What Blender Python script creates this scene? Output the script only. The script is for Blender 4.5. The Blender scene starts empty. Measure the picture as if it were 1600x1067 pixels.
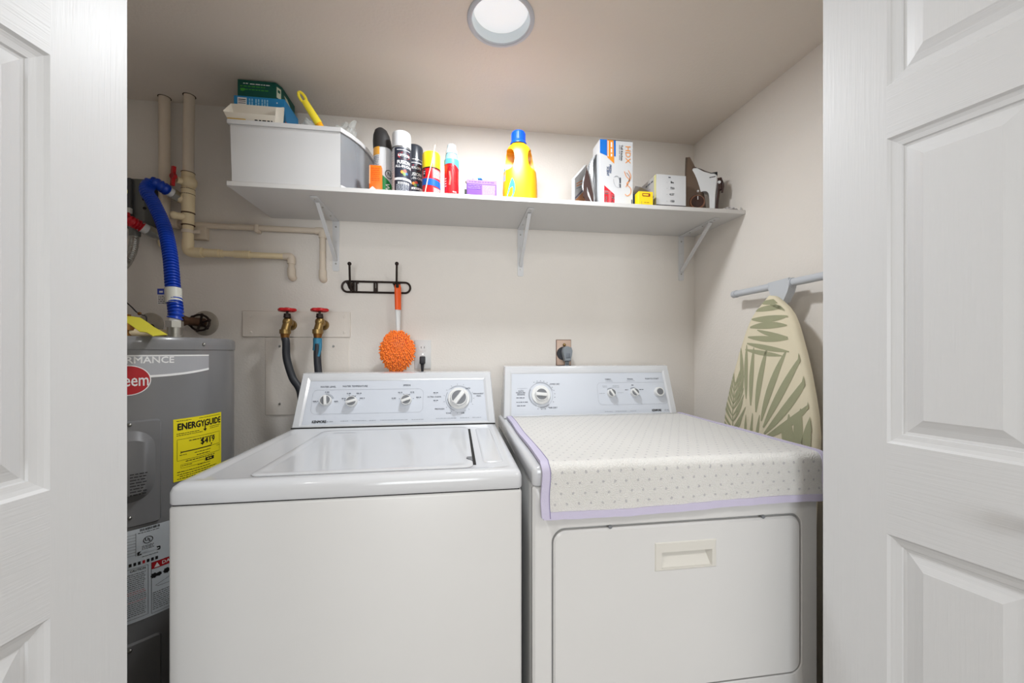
import bpy, bmesh, math, random
from mathutils import Vector, Matrix, noise
R = math.radians
PI = math.pi
scene = bpy.context.scene
COL = scene.collection

# ------------------------------------------------------------------ camera
CZ = 1.17                       # camera height
F = 606.0; HX, HY = 800.0, 550.0  # focal length and horizon in 1600x1067 pixels
YAW = math.atan((800 - 714) / F)
_s, _c = math.sin(YAW), math.cos(YAW)
cam = bpy.data.cameras.new('camera'); camo = bpy.data.objects.new('camera', cam)
COL.objects.link(camo)
cam.sensor_width = 36.0; cam.sensor_fit = 'HORIZONTAL'
cam.lens = 36.0 * F / 1600.0
cam.shift_y = (HY - 533.5) / 1600.0
cam.clip_start = 0.02
camo.location = (0, 0, CZ); camo.rotation_euler = (PI / 2, 0, -YAW)
scene.camera = camo

# ------------------------------------------------------------------ world, lights, exposure
w = bpy.data.worlds.new('world'); scene.world = w; w.use_nodes = True
w.node_tree.nodes['Background'].inputs[0].default_value = (0.9, 0.92, 1.0, 1)
w.node_tree.nodes['Background'].inputs[1].default_value = 0.3
scene.view_settings.view_transform = 'Standard'
scene.view_settings.look = 'None'
scene.view_settings.gamma = 1.0
scene.view_settings.use_curve_mapping = False
scene.view_settings.exposure = 0.0

def area(name, loc, size, power, col, shape='DISK', rot=(0, 0, 0), size_y=None):
    l = bpy.data.lights.new(name, 'AREA'); l.shape = shape; l.size = size
    if size_y: l.size_y = size_y
    l.energy = power; l.color = col
    o = bpy.data.objects.new(name, l); COL.objects.link(o); o.location = loc; o.rotation_euler = rot
    return o
LX, LY, CEIL = 0.127, 1.122, 2.135     # recessed closet light
cls = area('closet_light_source', (LX, LY, CEIL - 0.009), 0.15, 11.5, (0.93, 0.97, 1.0))
ADDED_LAMPS = [(-1.25, -0.55, 'added round fill lamp on the hallway ceiling outside the left door'), (1.25, -0.55, 'added round fill lamp on the hallway ceiling outside the right door')]  # lamps added out of view to brighten the closet's left and right sides
for hx, hy, _l in ADDED_LAMPS:
    area('hall_fill_source', (hx, hy, 2.36), 0.42, 15.0, (1.0, 0.99, 0.975))
# added fill light behind the camera, set at an invented hall window
area('window_fill_source', (0.0, -4.42, 1.4), 2.0, 104.0, (0.93, 0.97, 1.0), 'RECTANGLE', (PI / 2, 0, 0), 1.5)

# ------------------------------------------------------------------ pixel helpers (distance always from the surface touched)
def ray(x, y):
    u = (x - HX) / F; v = (HY - y) / F
    return Vector((_s + u * _c, _c - u * _s, v))
def atY(x, y, Y):
    r = ray(x, y); t = Y / r.y; return Vector((r.x * t, Y, r.z * t + CZ))
def atX(x, y, X):
    r = ray(x, y); t = X / r.x; return Vector((X, r.y * t, r.z * t + CZ))
def atP(x, y, P0, n):
    r = ray(x, y); o = Vector((0, 0, CZ)); t = (P0 - o).dot(n) / r.dot(n); return o + r * t

# ------------------------------------------------------------------ materials
def lin(c):
    def f(v):
        v /= 255.0
        return v / 12.92 if v <= 0.04045 else ((v + 0.055) / 1.055) ** 2.4
    return (f(c[0]), f(c[1]), f(c[2]), 1.0)
MATS = {}
def mat(name, rgb, rough=0.5, metal=0.0, bump=0.0, bscale=200.0, var=0.0, vscale=6.0, stretch=(1, 1, 1), coat=0.0, trans=0.0, alpha=1.0, ior=1.45, emit=0.0, sheen=0.0, bdist=0.001):
    if name in MATS: return MATS[name]
    m = bpy.data.materials.new(name); m.use_nodes = True
    nt = m.node_tree; b = nt.nodes['Principled BSDF']
    c = lin(rgb)
    b.inputs['Base Color'].default_value = c
    b.inputs['Roughness'].default_value = rough
    b.inputs['Metallic'].default_value = metal
    b.inputs['IOR'].default_value = ior
    b.inputs['Coat Weight'].default_value = coat
    b.inputs['Transmission Weight'].default_value = trans
    b.inputs['Alpha'].default_value = alpha
    b.inputs['Sheen Weight'].default_value = sheen
    if emit:
        b.inputs['Emission Color'].default_value = c
        b.inputs['Emission Strength'].default_value = emit
    tc = nt.nodes.new('ShaderNodeTexCoord'); mp = nt.nodes.new('ShaderNodeMapping')
    mp.inputs['Scale'].default_value = stretch
    nt.links.new(tc.outputs['Object'], mp.inputs['Vector'])
    if var or True:
        n = nt.nodes.new('ShaderNodeTexNoise'); n.inputs['Scale'].default_value = vscale; n.inputs['Detail'].default_value = 4
        nt.links.new(mp.outputs[0], n.inputs['Vector'])
        mx = nt.nodes.new('ShaderNodeMix'); mx.data_type = 'RGBA'
        v = max(var, 0.015)
        mx.inputs['A'].default_value = tuple(q * (1 - v) for q in c[:3]) + (1,)
        mx.inputs['B'].default_value = tuple(min(1, q * (1 + v)) for q in c[:3]) + (1,)
        nt.links.new(n.outputs['Fac'], mx.inputs['Factor'])
        nt.links.new(mx.outputs['Result'], b.inputs['Base Color'])
    if bump:
        n2 = nt.nodes.new('ShaderNodeTexNoise'); n2.inputs['Scale'].default_value = bscale; n2.inputs['Detail'].default_value = 3
        nt.links.new(mp.outputs[0], n2.inputs['Vector'])
        bp = nt.nodes.new('ShaderNodeBump'); bp.inputs['Strength'].default_value = bump; bp.inputs['Distance'].default_value = bdist
        nt.links.new(n2.outputs['Fac'], bp.inputs['Height']); nt.links.new(bp.outputs[0], b.inputs['Normal'])
    MATS[name] = m
    return m
WALL = mat('beige_wall_paint', (230, 224, 217), 0.7, bump=0.35, bscale=130, var=0.02, bdist=0.002)
CEILM = mat('beige_ceiling_paint', (229, 219, 208), 0.8, bump=0.4, bscale=110, var=0.02, bdist=0.002)
HALLW = mat('hall_wall_paint', (222, 216, 206), 0.8)
FLOORM = mat('floor_vinyl', (140, 134, 128), 0.5, var=0.12, vscale=20)
DOORV = mat('white_door_paint_vertical_grain', (206, 206, 207), 0.42, bump=0.3, bscale=90, stretch=(3, 3, 0.12), bdist=0.0012)
DOORH = mat('white_door_paint_horizontal_grain', (206, 206, 207), 0.42, bump=0.3, bscale=90, stretch=(0.12, 0.12, 4), bdist=0.0012)
TRIMW = mat('white_trim_paint', (228, 227, 224), 0.4)
ENAMEL = mat('white_enamel', (200, 201, 204), 0.16, coat=0.3, bump=0.02, bscale=300)
ENAMELF = mat('white_enamel_textured', (206, 205, 204), 0.3, bump=0.05, bscale=500)
PANELW = mat('control_panel_white', (196, 200, 208), 0.3)
PLASTW = mat('white_plastic', (214, 214, 213), 0.4)
CREAM = mat('cream_plastic', (206, 203, 196), 0.4)
KGREY = mat('knob_grey', (112, 114, 118), 0.5)
INK = mat('grey_ink', (84, 88, 98), 0.6)
INKL = mat('light_grey_ink', (160, 164, 172), 0.6)
BLACK = mat('black_ink', (20, 20, 22), 0.5)
DARK = mat('dark_gap', (28, 27, 26), 0.8)
STEEL = mat('zinc_steel', (176, 176, 172), 0.3, metal=1.0, var=0.1)
HEATG = mat('heater_grey_enamel', (120, 120, 122), 0.28, coat=0.2, bump=0.03, bscale=300, var=0.04)
HEATD = mat('heater_dark_plastic', (78, 78, 80), 0.42, bump=0.1, bscale=400)
SILV = mat('silver_label', (168, 169, 174), 0.4, metal=0.2)
WHITEI = mat('white_print', (236, 236, 236), 0.5)
REDI = mat('red_print', (176, 24, 34), 0.4)
REDH = mat('red_handle_paint', (188, 26, 30), 0.4)
YEL = mat('yellow_label', (240, 224, 28), 0.5)
CPVC = mat('cream_pipe', (234, 216, 178), 0.45, var=0.03)
PAINTP = mat('painted_pipe', (222, 208, 190), 0.6, var=0.03)
BLUEH = mat('blue_hose_plastic', (18, 64, 176), 0.32)
REDHOSE = mat('red_hose_plastic', (196, 30, 42), 0.35)
BRASS = mat('brass', (150, 124, 78), 0.38, metal=0.9, var=0.25, vscale=60)
COPPER = mat('aged_brass', (138, 96, 50), 0.42, metal=0.85, var=0.25, vscale=50)
RUBBER = mat('black_rubber', (38, 40, 46), 0.5, bump=0.1, bscale=300)
IRONB = mat('dark_bronze_metal', (48, 38, 34), 0.4, metal=0.6)
ORANGE = mat('orange_chenille', (250, 128, 30), 0.8, sheen=0.3, var=0.08, vscale=80)
ORANGEP = mat('orange_plastic', (244, 92, 24), 0.4)
SHELFW = mat('white_melamine', (216, 214, 212), 0.4)
GREYB = mat('electrical_box_grey', (112, 114, 112), 0.5, metal=0.3, var=0.1)
PLUGG = mat('grey_plug', (132, 138, 144), 0.5)
BROWNP = mat('brown_plate', (120, 92, 78), 0.45)
TANP = mat('tan_plate', (206, 178, 160), 0.4)

# ------------------------------------------------------------------ mesh building
class MB:
    def __init__(s): s.v = []; s.f = []; s.mi = []; s.mats = []
    def m(s, material):
        if material not in s.mats: s.mats.append(material)
        return s.mats.index(material)
    def add(s, verts, faces, material, M=None):
        k = len(s.v); i = s.m(material)
        for p in verts:
            p = Vector(p)
            if M is not None: p = M @ p
            s.v.append(p)
        for f in faces:
            s.f.append([k + q for q in f]); s.mi.append(i)
        return s
    def addbm(s, bm, material, M=None):
        bm.verts.index_update()
        s.add([v.co.copy() for v in bm.verts], [[v.index for v in f.verts] for f in bm.faces], material, M); bm.free(); return s
    def box(s, x0, x1, y0, y1, z0, z1, material, bev=0.0, seg=2, M=None):
        bm = bmesh.new(); bmesh.ops.create_cube(bm, size=1.0)
        for v in bm.verts:
            v.co = Vector(((x0 + x1) / 2 + v.co.x * (x1 - x0), (y0 + y1) / 2 + v.co.y * (y1 - y0), (z0 + z1) / 2 + v.co.z * (z1 - z0)))
        if bev: bmesh.ops.bevel(bm, geom=bm.edges[:], offset=bev, segments=seg, profile=0.5, affect='EDGES')
        return s.addbm(bm, material, M)
    def ring(s, loops, material, cap0=True, cap1=True, closed=True, M=None):
        n = len(loops[0]); vs = [p for l in loops for p in l]; fs = []
        for a in range(len(loops) - 1):
            for b in range(n if closed else n - 1):
                fs.append([a * n + b, a * n + (b + 1) % n, (a + 1) * n + (b + 1) % n, (a + 1) * n + b])
        if cap0: fs.append(list(range(n))[::-1])
        if cap1: fs.append([(len(loops) - 1) * n + b for b in range(n)])
        return s.add(vs, fs, material, M)
    def cyl(s, p0, p1, r0, material, r1=None, n=20, M=None):
        if r1 is None: r1 = r0
        p0, p1 = Vector(p0), Vector(p1); d = (p1 - p0).normalized()
        a = d.orthogonal().normalized(); b = d.cross(a)
        L = [[p + (a * math.cos(t) + b * math.sin(t)) * r for t in [2 * PI * i / n for i in range(n)]] for p, r in ((p0, r0), (p1, r1))]
        return s.ring(L, material, M=M)
    def tube(s, pts, r, material, n=12, sub=6, smooth=True, rf=None, M=None, caps=True, flat=None):
        pts = [Vector(p) for p in pts]
        path = []
        if smooth and len(pts) > 2:
            for i in range(len(pts) - 1):
                p0 = pts[max(i - 1, 0)]; p1 = pts[i]; p2 = pts[i + 1]; p3 = pts[min(i + 2, len(pts) - 1)]
                for k in range(sub):
                    t = k / sub
                    path.append(0.5 * ((2 * p1) + (-p0 + p2) * t + (2 * p0 - 5 * p1 + 4 * p2 - p3) * t * t + (-p0 + 3 * p1 - 3 * p2 + p3) * t ** 3))
            path.append(pts[-1])
        else: path = pts
        loops = []; up = None; acc = 0.0
        for i, p in enumerate(path):
            d = (path[min(i + 1, len(path) - 1)] - path[max(i - 1, 0)]).normalized()
            if up is None: up = d.orthogonal().normalized() if flat is None else (Vector(flat) - d * Vector(flat).dot(d)).normalized()
            else: up = (up - d * up.dot(d)).normalized()
            sd = d.cross(up)
            if i: acc += (p - path[i - 1]).length
            rr = rf(i / (len(path) - 1), acc, i) if rf else r
            ra, rb = rr if isinstance(rr, tuple) else (rr, rr)
            loops.append([p + up * math.cos(t) * ra + sd * math.sin(t) * rb for t in [2 * PI * k / n for k in range(n)]])
        return s.ring(loops, material, caps, caps, M=M)
    def corr(s, pts, r, amp, pitch, material, n=14, M=None):
        """corrugated hose: fine resampled path with rings"""
        t = MB(); t.tube(pts, r, material, n=3, sub=40)
        path = []
        k = 3
        for i in range(0, len(t.v), k): path.append((t.v[i] + t.v[i + 1] + t.v[i + 2]) / 3)
        L = [0]
        for i in range(1, len(path)): L.append(L[-1] + (path[i] - path[i - 1]).length)
        N = int(L[-1] / (pitch / 4)); res = []; j = 0
        for q in range(N + 1):
            d = L[-1] * q / N
            while j < len(L) - 2 and L[j + 1] < d: j += 1
            f = (d - L[j]) / max(L[j + 1] - L[j], 1e-9); res.append(path[j].lerp(path[j + 1], min(1, f)))
        return s.tube(res, r, material, n=n, smooth=False, rf=lambda f, a, i: r + amp * (1 if i % 4 in (1, 2) else -1), M=M)
    def lathe(s, prof, material, c=(0, 0, 0), n=32, M=None, cap=True, sx=1.0, sy=1.0):
        loops = [[Vector((c[0] + r * sx * math.cos(t), c[1] + r * sy * math.sin(t), c[2] + z)) for t in [2 * PI * k / n for k in range(n)]] for r, z in prof]
        return s.ring(loops, material, cap, cap, M=M)
    def prism(s, poly, vec, material, M=None):
        vec = Vector(vec); n = len(poly); p = [Vector(q) for q in poly]
        vs = p + [q + vec for q in p]
        fs = [list(range(n))[::-1], [n + i for i in range(n)]] + [[i, (i + 1) % n, n + (i + 1) % n, n + i] for i in range(n)]
        return s.add(vs, fs, material, M)
    def sphere(s, c, r, material, n=12, sc=(1, 1, 1), M=None):
        bm = bmesh.new(); bmesh.ops.create_uvsphere(bm, u_segments=n, v_segments=max(6, n // 2 + 2), radius=1)
        for v in bm.verts: v.co = Vector((c[0] + v.co.x * r * sc[0], c[1] + v.co.y * r * sc[1], c[2] + v.co.z * r * sc[2]))
        return s.addbm(bm, material, M)
    def text(s, body, size, fn, material, align='CENTER', sx=1.0, bold=0.0, shear=0.0):
        """fn maps (x,y) in the print plane to a point"""
        cu = bpy.data.curves.new('t', 'FONT'); cu.body = body; cu.size = size; cu.align_x = align; cu.align_y = 'CENTER'
        cu.resolution_u = 2; cu.shear = shear
        o = bpy.data.objects.new('t', cu); me = bpy.data.meshes.new_from_object(o)
        d = bold * size
        for ox, oy in (((0, 0),) if not bold else ((-d, 0), (d, 0), (0, d), (0, -d))):
            s.add([fn(v.co.x * sx + ox, v.co.y + oy) for v in me.vertices], [list(p.vertices) for p in me.polygons], material)
        bpy.data.objects.remove(o); bpy.data.curves.remove(cu); bpy.data.meshes.remove(me)
        return s
    def rect(s, x0, x1, y0, y1, fn, material, nx=1):
        vs = []; fs = []; nx = max(nx, int(abs(x1 - x0) / 0.012) + 1)
        for i in range(nx + 1):
            x = x0 + (x1 - x0) * i / nx
            vs += [fn(x, y0), fn(x, y1)]
        for i in range(nx): fs.append([2 * i, 2 * i + 2, 2 * i + 3, 2 * i + 1])
        return s.add(vs, fs, material)
    def poly(s, pts, fn, material):
        return s.add([fn(*p) for p in pts], [list(range(len(pts)))], material)
    def line(s, pts, wd, fn, material, closed=False):
        """thin print line along 2D points"""
        raw = [Vector(p) for p in pts]; pts = []
        for i, p in enumerate(raw):
            pts.append(p)
            if i < len(raw) - 1 or closed:
                q = raw[(i + 1) % len(raw)]; k = int((q - p).length / 0.012)
                pts += [p.lerp(q, (j + 1) / (k + 1)) for j in range(k)]
        n = len(pts); vs = []; fs = []
        for i, p in enumerate(pts):
            a = pts[(i - 1) % n] if closed or i else pts[0]; b = pts[(i + 1) % n] if closed or i < n - 1 else pts[-1]
            d = (b - a); d.normalize(); nn = Vector((-d.y, d.x)) * wd / 2
            vs += [fn(*(p - nn)), fn(*(p + nn))]
        for i in range(n if closed else n - 1):
            j = (i + 1) % n; fs.append([2 * i, 2 * j, 2 * j + 1, 2 * i + 1])
        return s.add(vs, fs, material)
    def dashes(s, x0, x1, y, h, fn, material, seed=1, nx=1):
        rnd = random.Random(seed); x = x0
        while x < x1 - h:
            wd = min(rnd.uniform(1.5, 5.0) * h, x1 - x); s.rect(x, x + wd, y - h / 2, y + h / 2, fn, material); x += wd + h * 0.8
        return s
    def build(s, name, parent=None, smooth=38, local=False):
        me = bpy.data.meshes.new(name)
        vs = s.v
        if parent is not None and not local:
            inv = parent.matrix_basis.inverted() if parent.parent is None else (parent.parent.matrix_basis @ parent.matrix_basis).inverted()
            vs = [inv @ p for p in vs]
        me.from_pydata([tuple(p) for p in vs], [], s.f)
        for mm in s.mats: me.materials.append(mm)
        me.polygons.foreach_set('material_index', s.mi)
        bm = bmesh.new(); bm.from_mesh(me); bmesh.ops.recalc_face_normals(bm, faces=bm.faces[:]); bm.to_mesh(me); bm.free()
        if smooth:
            me.polygons.foreach_set('use_smooth', [True] * len(me.polygons)); me.set_sharp_from_angle(angle=R(smooth))
        me.update()
        o = bpy.data.objects.new(name, me); COL.objects.link(o)
        if parent is not None: o.parent = parent
        return o
def tag(o, label=None, cat=None, group=None, kind=None):
    if label: o['label'] = label
    if cat: o['category'] = cat
    if group: o['group'] = group
    if kind: o['kind'] = kind
    return o
def thing(name, loc, label=None, cat=None, group=None, kind=None, rz=0.0):
    o = bpy.data.objects.new(name, None); COL.objects.link(o)
    o.location = loc; o.rotation_euler = (0, 0, rz); o.empty_display_size = 0.05
    o.matrix_basis = Matrix.Translation(loc) @ Matrix.Rotation(rz, 4, 'Z')
    return tag(o, label, cat, group, kind)
def single(mb, name, base, label, cat, group=None, smooth=38):
    """a thing that is one mesh, origin at its base"""
    base = Vector(base); mb.v = [p - base for p in mb.v]
    o = mb.build(name, None, smooth); o.location = base
    return tag(o, label, cat, group)
def plane_fn(O, ex, ey, off=0.0006):
    O, ex, ey = Vector(O), Vector(ex).normalized(), Vector(ey).normalized(); n = ex.cross(ey)
    return lambda x, y, d=0.0: O + ex * x + ey * y + n * (off + d)
def cyl_fn(c, r, a0, z0, off=0.0006):
    return lambda x, y, d=0.0: Vector((c[0] + (r + off + d) * math.cos(a0 + x / r), c[1] + (r + off + d) * math.sin(a0 + x / r), z0 + y))
def rrect(x0, x1, y0, y1, r, n=5):
    P = []
    for cx, cy, a in ((x1 - r, y1 - r, 0), (x0 + r, y1 - r, 90), (x0 + r, y0 + r, 180), (x1 - r, y0 + r, 270)):
        for k in range(n + 1):
            t = R(a + 90 * k / n); P.append((cx + r * math.cos(t), cy + r * math.sin(t)))
    return P
def arc(cx, cy, r, a0, a1, n=24): return [(cx + r * math.cos(R(a0 + (a1 - a0) * k / n)), cy + r * math.sin(R(a0 + (a1 - a0) * k / n))) for k in range(n + 1)]

# ================================================================== STRUCTURE
YW = 1.67
XL = -1.34
def rwx(y): return 1.094 + (YW - y) * 0.056      # right wall is a touch out of square
FY0, FY1 = 0.66, 0.78                              # front wall of the closet (holds the bifold opening)
OX0, OX1, OZ = -0.68, 0.99, 2.04
def struct(name, mb): return tag(mb.build(name, None, 30), kind='structure')
HB, HL, HR, HC = -4.5, -2.1, 2.1, 2.44
struct('floor', MB().box(HL - 0.1, HR + 0.1, HB - 0.1, YW + 0.1, -0.08, 0.0, FLOORM))
struct('wall_back', MB().box(XL - 0.1, 1.3, YW, YW + 0.1, 0, CEIL + 0.1, WALL))
struct('wall_left', MB().box(XL - 0.1, XL, FY1, YW, 0, CEIL + 0.1, WALL))
struct('wall_right', MB().prism([(rwx(YW), YW, 0), (rwx(FY1), FY1, 0), (1.3, FY1, 0), (1.3, YW, 0)], (0, 0, CEIL + 0.1), WALL))
cl = MB()
n = 48; hr = 0.087
outer = []
cy0, cy1, cx0, cx1 = FY1, YW + 0.1, XL - 0.1, 1.3
for k in range(n):
    t = 2 * PI * k / n; dx, dy = math.cos(t), math.sin(t)
    q = min(((cx1 - LX) / dx if dx > 0 else (cx0 - LX) / dx) if abs(dx) > 1e-6 else 1e9, ((cy1 - LY) / dy if dy > 0 else (cy0 - LY) / dy) if abs(dy) > 1e-6 else 1e9)
    outer.append(Vector((LX + dx * q, LY + dy * q, CEIL)))
# exact corners pulled onto the nearest ray end
for cx_ in (cx0, cx1):
    for cy_ in (cy0, cy1):
        i = min(range(n), key=lambda k: (outer[k] - Vector((cx_, cy_, CEIL))).length); outer[i] = Vector((cx_, cy_, CEIL))
inner = [Vector((LX + hr * math.cos(2 * PI * k / n), LY + hr * math.sin(2 * PI * k / n), CEIL)) for k in range(n)]
up = Vector((0, 0, 0.012))
cl.ring([inner, outer, [p + up for p in outer], [p + up for p in inner], inner], CEILM, False, False)
struct('ceiling', cl)
wf = MB()
wf.box(HL, OX0, FY0, FY1, 0, HC, HALLW).box(OX1, HR, FY0, FY1, 0, HC, HALLW).box(OX0, OX1, FY0, FY1, OZ, HC, HALLW)
struct('wall_front', wf)
struct('wall_hall_left', MB().box(HL - 0.1, HL, HB, FY1, 0, HC, HALLW))
struct('wall_hall_right', MB().box(HR, HR + 0.1, HB, FY1, 0, HC, HALLW))
wx0, wx1, wz0, wz1 = -1.05, 1.05, 0.6, 2.2
struct('wall_hall_back', MB().box(HL, wx0, HB - 0.1, HB, 0, HC, HALLW).box(wx1, HR, HB - 0.1, HB, 0, HC, HALLW).box(wx0, wx1, HB - 0.1, HB, 0, wz0, HALLW).box(wx0, wx1, HB - 0.1, HB, wz1, HC, HALLW))
wn = thing('added_window_1', (0, HB, wz0), kind='structure')  # unseen window added to go with the fill light behind the camera
fr = MB()
for a in ((wx0, wx0 + 0.05, wz0, wz1), (wx1 - 0.05, wx1, wz0, wz1), (wx0, wx1, wz0, wz0 + 0.05), (wx0, wx1, wz1 - 0.05, wz1), (-0.02, 0.02, wz0, wz1)):
    fr.box(a[0], a[1], HB - 0.07, HB - 0.01, a[2], a[3], TRIMW)
fr.build('window_frame', wn)
MB().box(wx0 + 0.02, wx1 - 0.02, HB - 0.045, HB - 0.04, wz0 + 0.02, wz1 - 0.02, mat('window_glass', (240, 245, 250), 0.05, trans=1.0, ior=1.01)).build('pane', wn)
struct('ceiling_hall', MB().box(HL - 0.1, HR + 0.1, HB - 0.1, FY1, HC, HC + 0.08, mat('hall_ceiling_paint', (232, 230, 226), 0.8)))
tr = MB()
for x0, x1 in ((OX0 - 0.06, OX0), (OX1, OX1 + 0.06)): tr.box(x0, x1, FY0 - 0.016, FY0, 0, OZ + 0.06, TRIMW, 0.004)
tr.box(OX0 - 0.06, OX1 + 0.06, FY0 - 0.016, FY0, OZ, OZ + 0.06, TRIMW, 0.004)
struct('trim_1', tr)
struct('trim_2', MB().box(OX0 + 0.005, OX1 - 0.005, 0.705, 0.735, OZ - 0.022, OZ, mat('door_track_metal', (190, 190, 188), 0.4, metal=0.8)))
for hx, hy, _l in ADDED_LAMPS:  # fixture bodies for the added, unseen fill lamps
    o = thing('added_hall_lamp', (hx, hy, HC), _l, 'lamp', 'added hallway fill lamps')
    MB().lathe([(0.0, HC), (0.22, HC), (0.225, HC - 0.02), (0.22, HC - 0.03), (0.0, HC - 0.03)], TRIMW, (hx, hy, 0), cap=False).build('base', o)
    MB().lathe([(0.205, HC - 0.03), (0.2, HC - 0.05), (0.14, HC - 0.068), (0.0, HC - 0.072)], mat('lamp_diffuser', (255, 246, 232), 0.5, emit=1.5), (hx, hy, 0), cap=False).build('diffuser', o)

# ---- bifold doors
LW, LT = 0.40, 0.034
def leaf(mb, panels, h0, h1, F_):
    """F_(s, d, z): s along the leaf, d out of the face"""
    m0, m1 = 0.106, LW - 0.106
    def quad(s0, s1, z0, z1, d, m_):
        mb.add([F_(s0, d, z0), F_(s1, d, z0), F_(s1, d, z1), F_(s0, d, z1)], [[0, 1, 2, 3]], m_)
    for sg in (1, -1):
        d0 = sg * LT / 2
        quad(0, m0, h0, h1, d0, DOORV); quad(m1, LW, h0, h1, d0, DOORV)
        zs = [h0] + [q for p in panels for q in p] + [h1]
        for i in range(0, len(zs), 2): quad(m0, m1, zs[i], zs[i + 1], d0, DOORH)
        prof = [(0, 0), (0.004, -0.004), (0.010, -0.0065), (0.018, -0.008), (0.0195, -0.0105), (0.024, -0.0115), (0.036, -0.008), (0.047, -0.0035), (0.049, -0.0025)]
        for z0, z1 in panels:
            for i in range(len(prof) - 1):
                (a, da), (b, db) = prof[i], prof[i + 1]
                o_ = [(m0 + a, z0 + a), (m1 - a, z0 + a), (m1 - a, z1 - a), (m0 + a, z1 - a)]
                i_ = [(m0 + b, z0 + b), (m1 - b, z0 + b), (m1 - b, z1 - b), (m0 + b, z1 - b)]
                for k in range(4):
                    q = (k + 1) % 4
                    mb.add([F_(o_[k][0], d0 + sg * da, o_[k][1]), F_(o_[q][0], d0 + sg * da, o_[q][1]), F_(i_[q][0], d0 + sg * db, i_[q][1]), F_(i_[k][0], d0 + sg * db, i_[k][1])], [[0, 1, 2, 3]], DOORV if k % 2 else DOORH)
            b, db = prof[-1]
            quad(m0 + b, m1 - b, z0 + b, z1 - b, d0 + sg * db, DOORV)
    t = LT / 2
    for a in (0, LW): mb.add([F_(a, -t, h0), F_(a, t, h0), F_(a, t, h1), F_(a, -t, h1)], [[0, 1, 2, 3]], DOORV)
    for a in (h0, h1): mb.add([F_(0, -t, a), F_(LW, -t, a), F_(LW, t, a), F_(0, t, a)], [[0, 1, 2, 3]], DOORV)
def bifold(name, far, ang, side, panels):
    far = Vector((far[0], far[1], 0))
    d = Vector((side * math.sin(R(ang)), -math.cos(R(ang)), 0))      # from the track towards the camera
    nrm = Vector((-side * math.cos(R(ang)), -math.sin(R(ang)), 0))   # face that looks into the doorway
    o = thing(name, (far.x, far.y, 0), kind='structure')
    c0 = far - nrm * (LT / 2)
    mb = MB(); leaf(mb, panels, 0.015, OZ - 0.03, lambda s, dd, z: c0 + d * s + nrm * dd + Vector((0, 0, z)))
    l1 = mb.build('door_leaf', o, 25)
    # the second leaf folds back to the jamb from the hinge
    hinge = c0 + d * (LW + 0.004) - nrm * (LT * 0.5 + 0.004)
    d2 = Vector((side * math.sin(R(ang)), math.cos(R(ang)), 0)); n2 = Vector((side * math.cos(R(ang)), -math.sin(R(ang)), 0))
    c1 = hinge + n2 * (LT / 2 + 0.003)
    mb = MB(); leaf(mb, panels, 0.015, OZ - 0.03, lambda s, dd, z: c1 + d2 * s + n2 * dd + Vector((0, 0, z)))
    mb.build('door_leaf', o, 25)
    for z in (0.3, 1.0, 1.75):
        MB().cyl(hinge + Vector((0, 0, z - 0.03)), hinge + Vector((0, 0, z + 0.03)), 0.005, STEEL, n=10).build('hinge', o)
    kp = far + d * 0.292 + Vector((0, 0, 0.914))
    M = Matrix.Translation(kp) @ nrm.to_track_quat('Z', 'Y').to_matrix().to_4x4()
    MB().lathe([(0.0, 0), (0.013, 0), (0.011, 0.008), (0.009, 0.014), (0.015, 0.02), (0.0175, 0.026), (0.015, 0.031), (0.0, 0.033)], mat('knob_bone', (214, 206, 196), 0.35), n=20, M=M, cap=False).build('knob', o)
    return o
yt = 0.72
xl = ray(198.5, 0).x / ray(198.5, 0).y * yt; xr = ray(1286, 0).x / ray(1286, 0).y * yt
bifold('door_1', (xl, yt), 8.1, -1, [(0.25, 0.806), (0.981, 1.577), (1.664, 1.90)])
bifold('door_2', (xr, yt), 14.1, 1, [(0.25, 0.832), (1.001, 1.567), (1.664, 1.90)])

# ================================================================== RECESSED CLOSET LIGHT
o = thing('recessed_ceiling_light', (LX, LY, CEIL), 'round recessed ceiling light with white trim ring above the shelf', 'ceiling light')
MB().lathe([(0.0845, 0.002), (0.0845, -0.0035), (0.087, -0.006), (0.093, -0.006), (0.0975, -0.003), (0.098, 0.0), (0.098, -0.0002)], mat('light_trim', (196, 199, 206), 0.4), (LX, LY, CEIL), 64, cap=False).build('trim_ring', o)
MB().lathe([(0.0845, 0.001), (0.083, 0.012), (0.080, 0.026), (0.0795, 0.0275)], mat('light_baffle', (240, 249, 254), 0.35), (LX, LY, CEIL), 64, cap=False).build('reflector', o)
MB().lathe([(0.0, 0.028), (0.0805, 0.028)], mat('light_diffuser', (206, 207, 208), 0.6, emit=0.85), (LX, LY, CEIL), 64, cap=False).build('diffuser', o)

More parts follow.
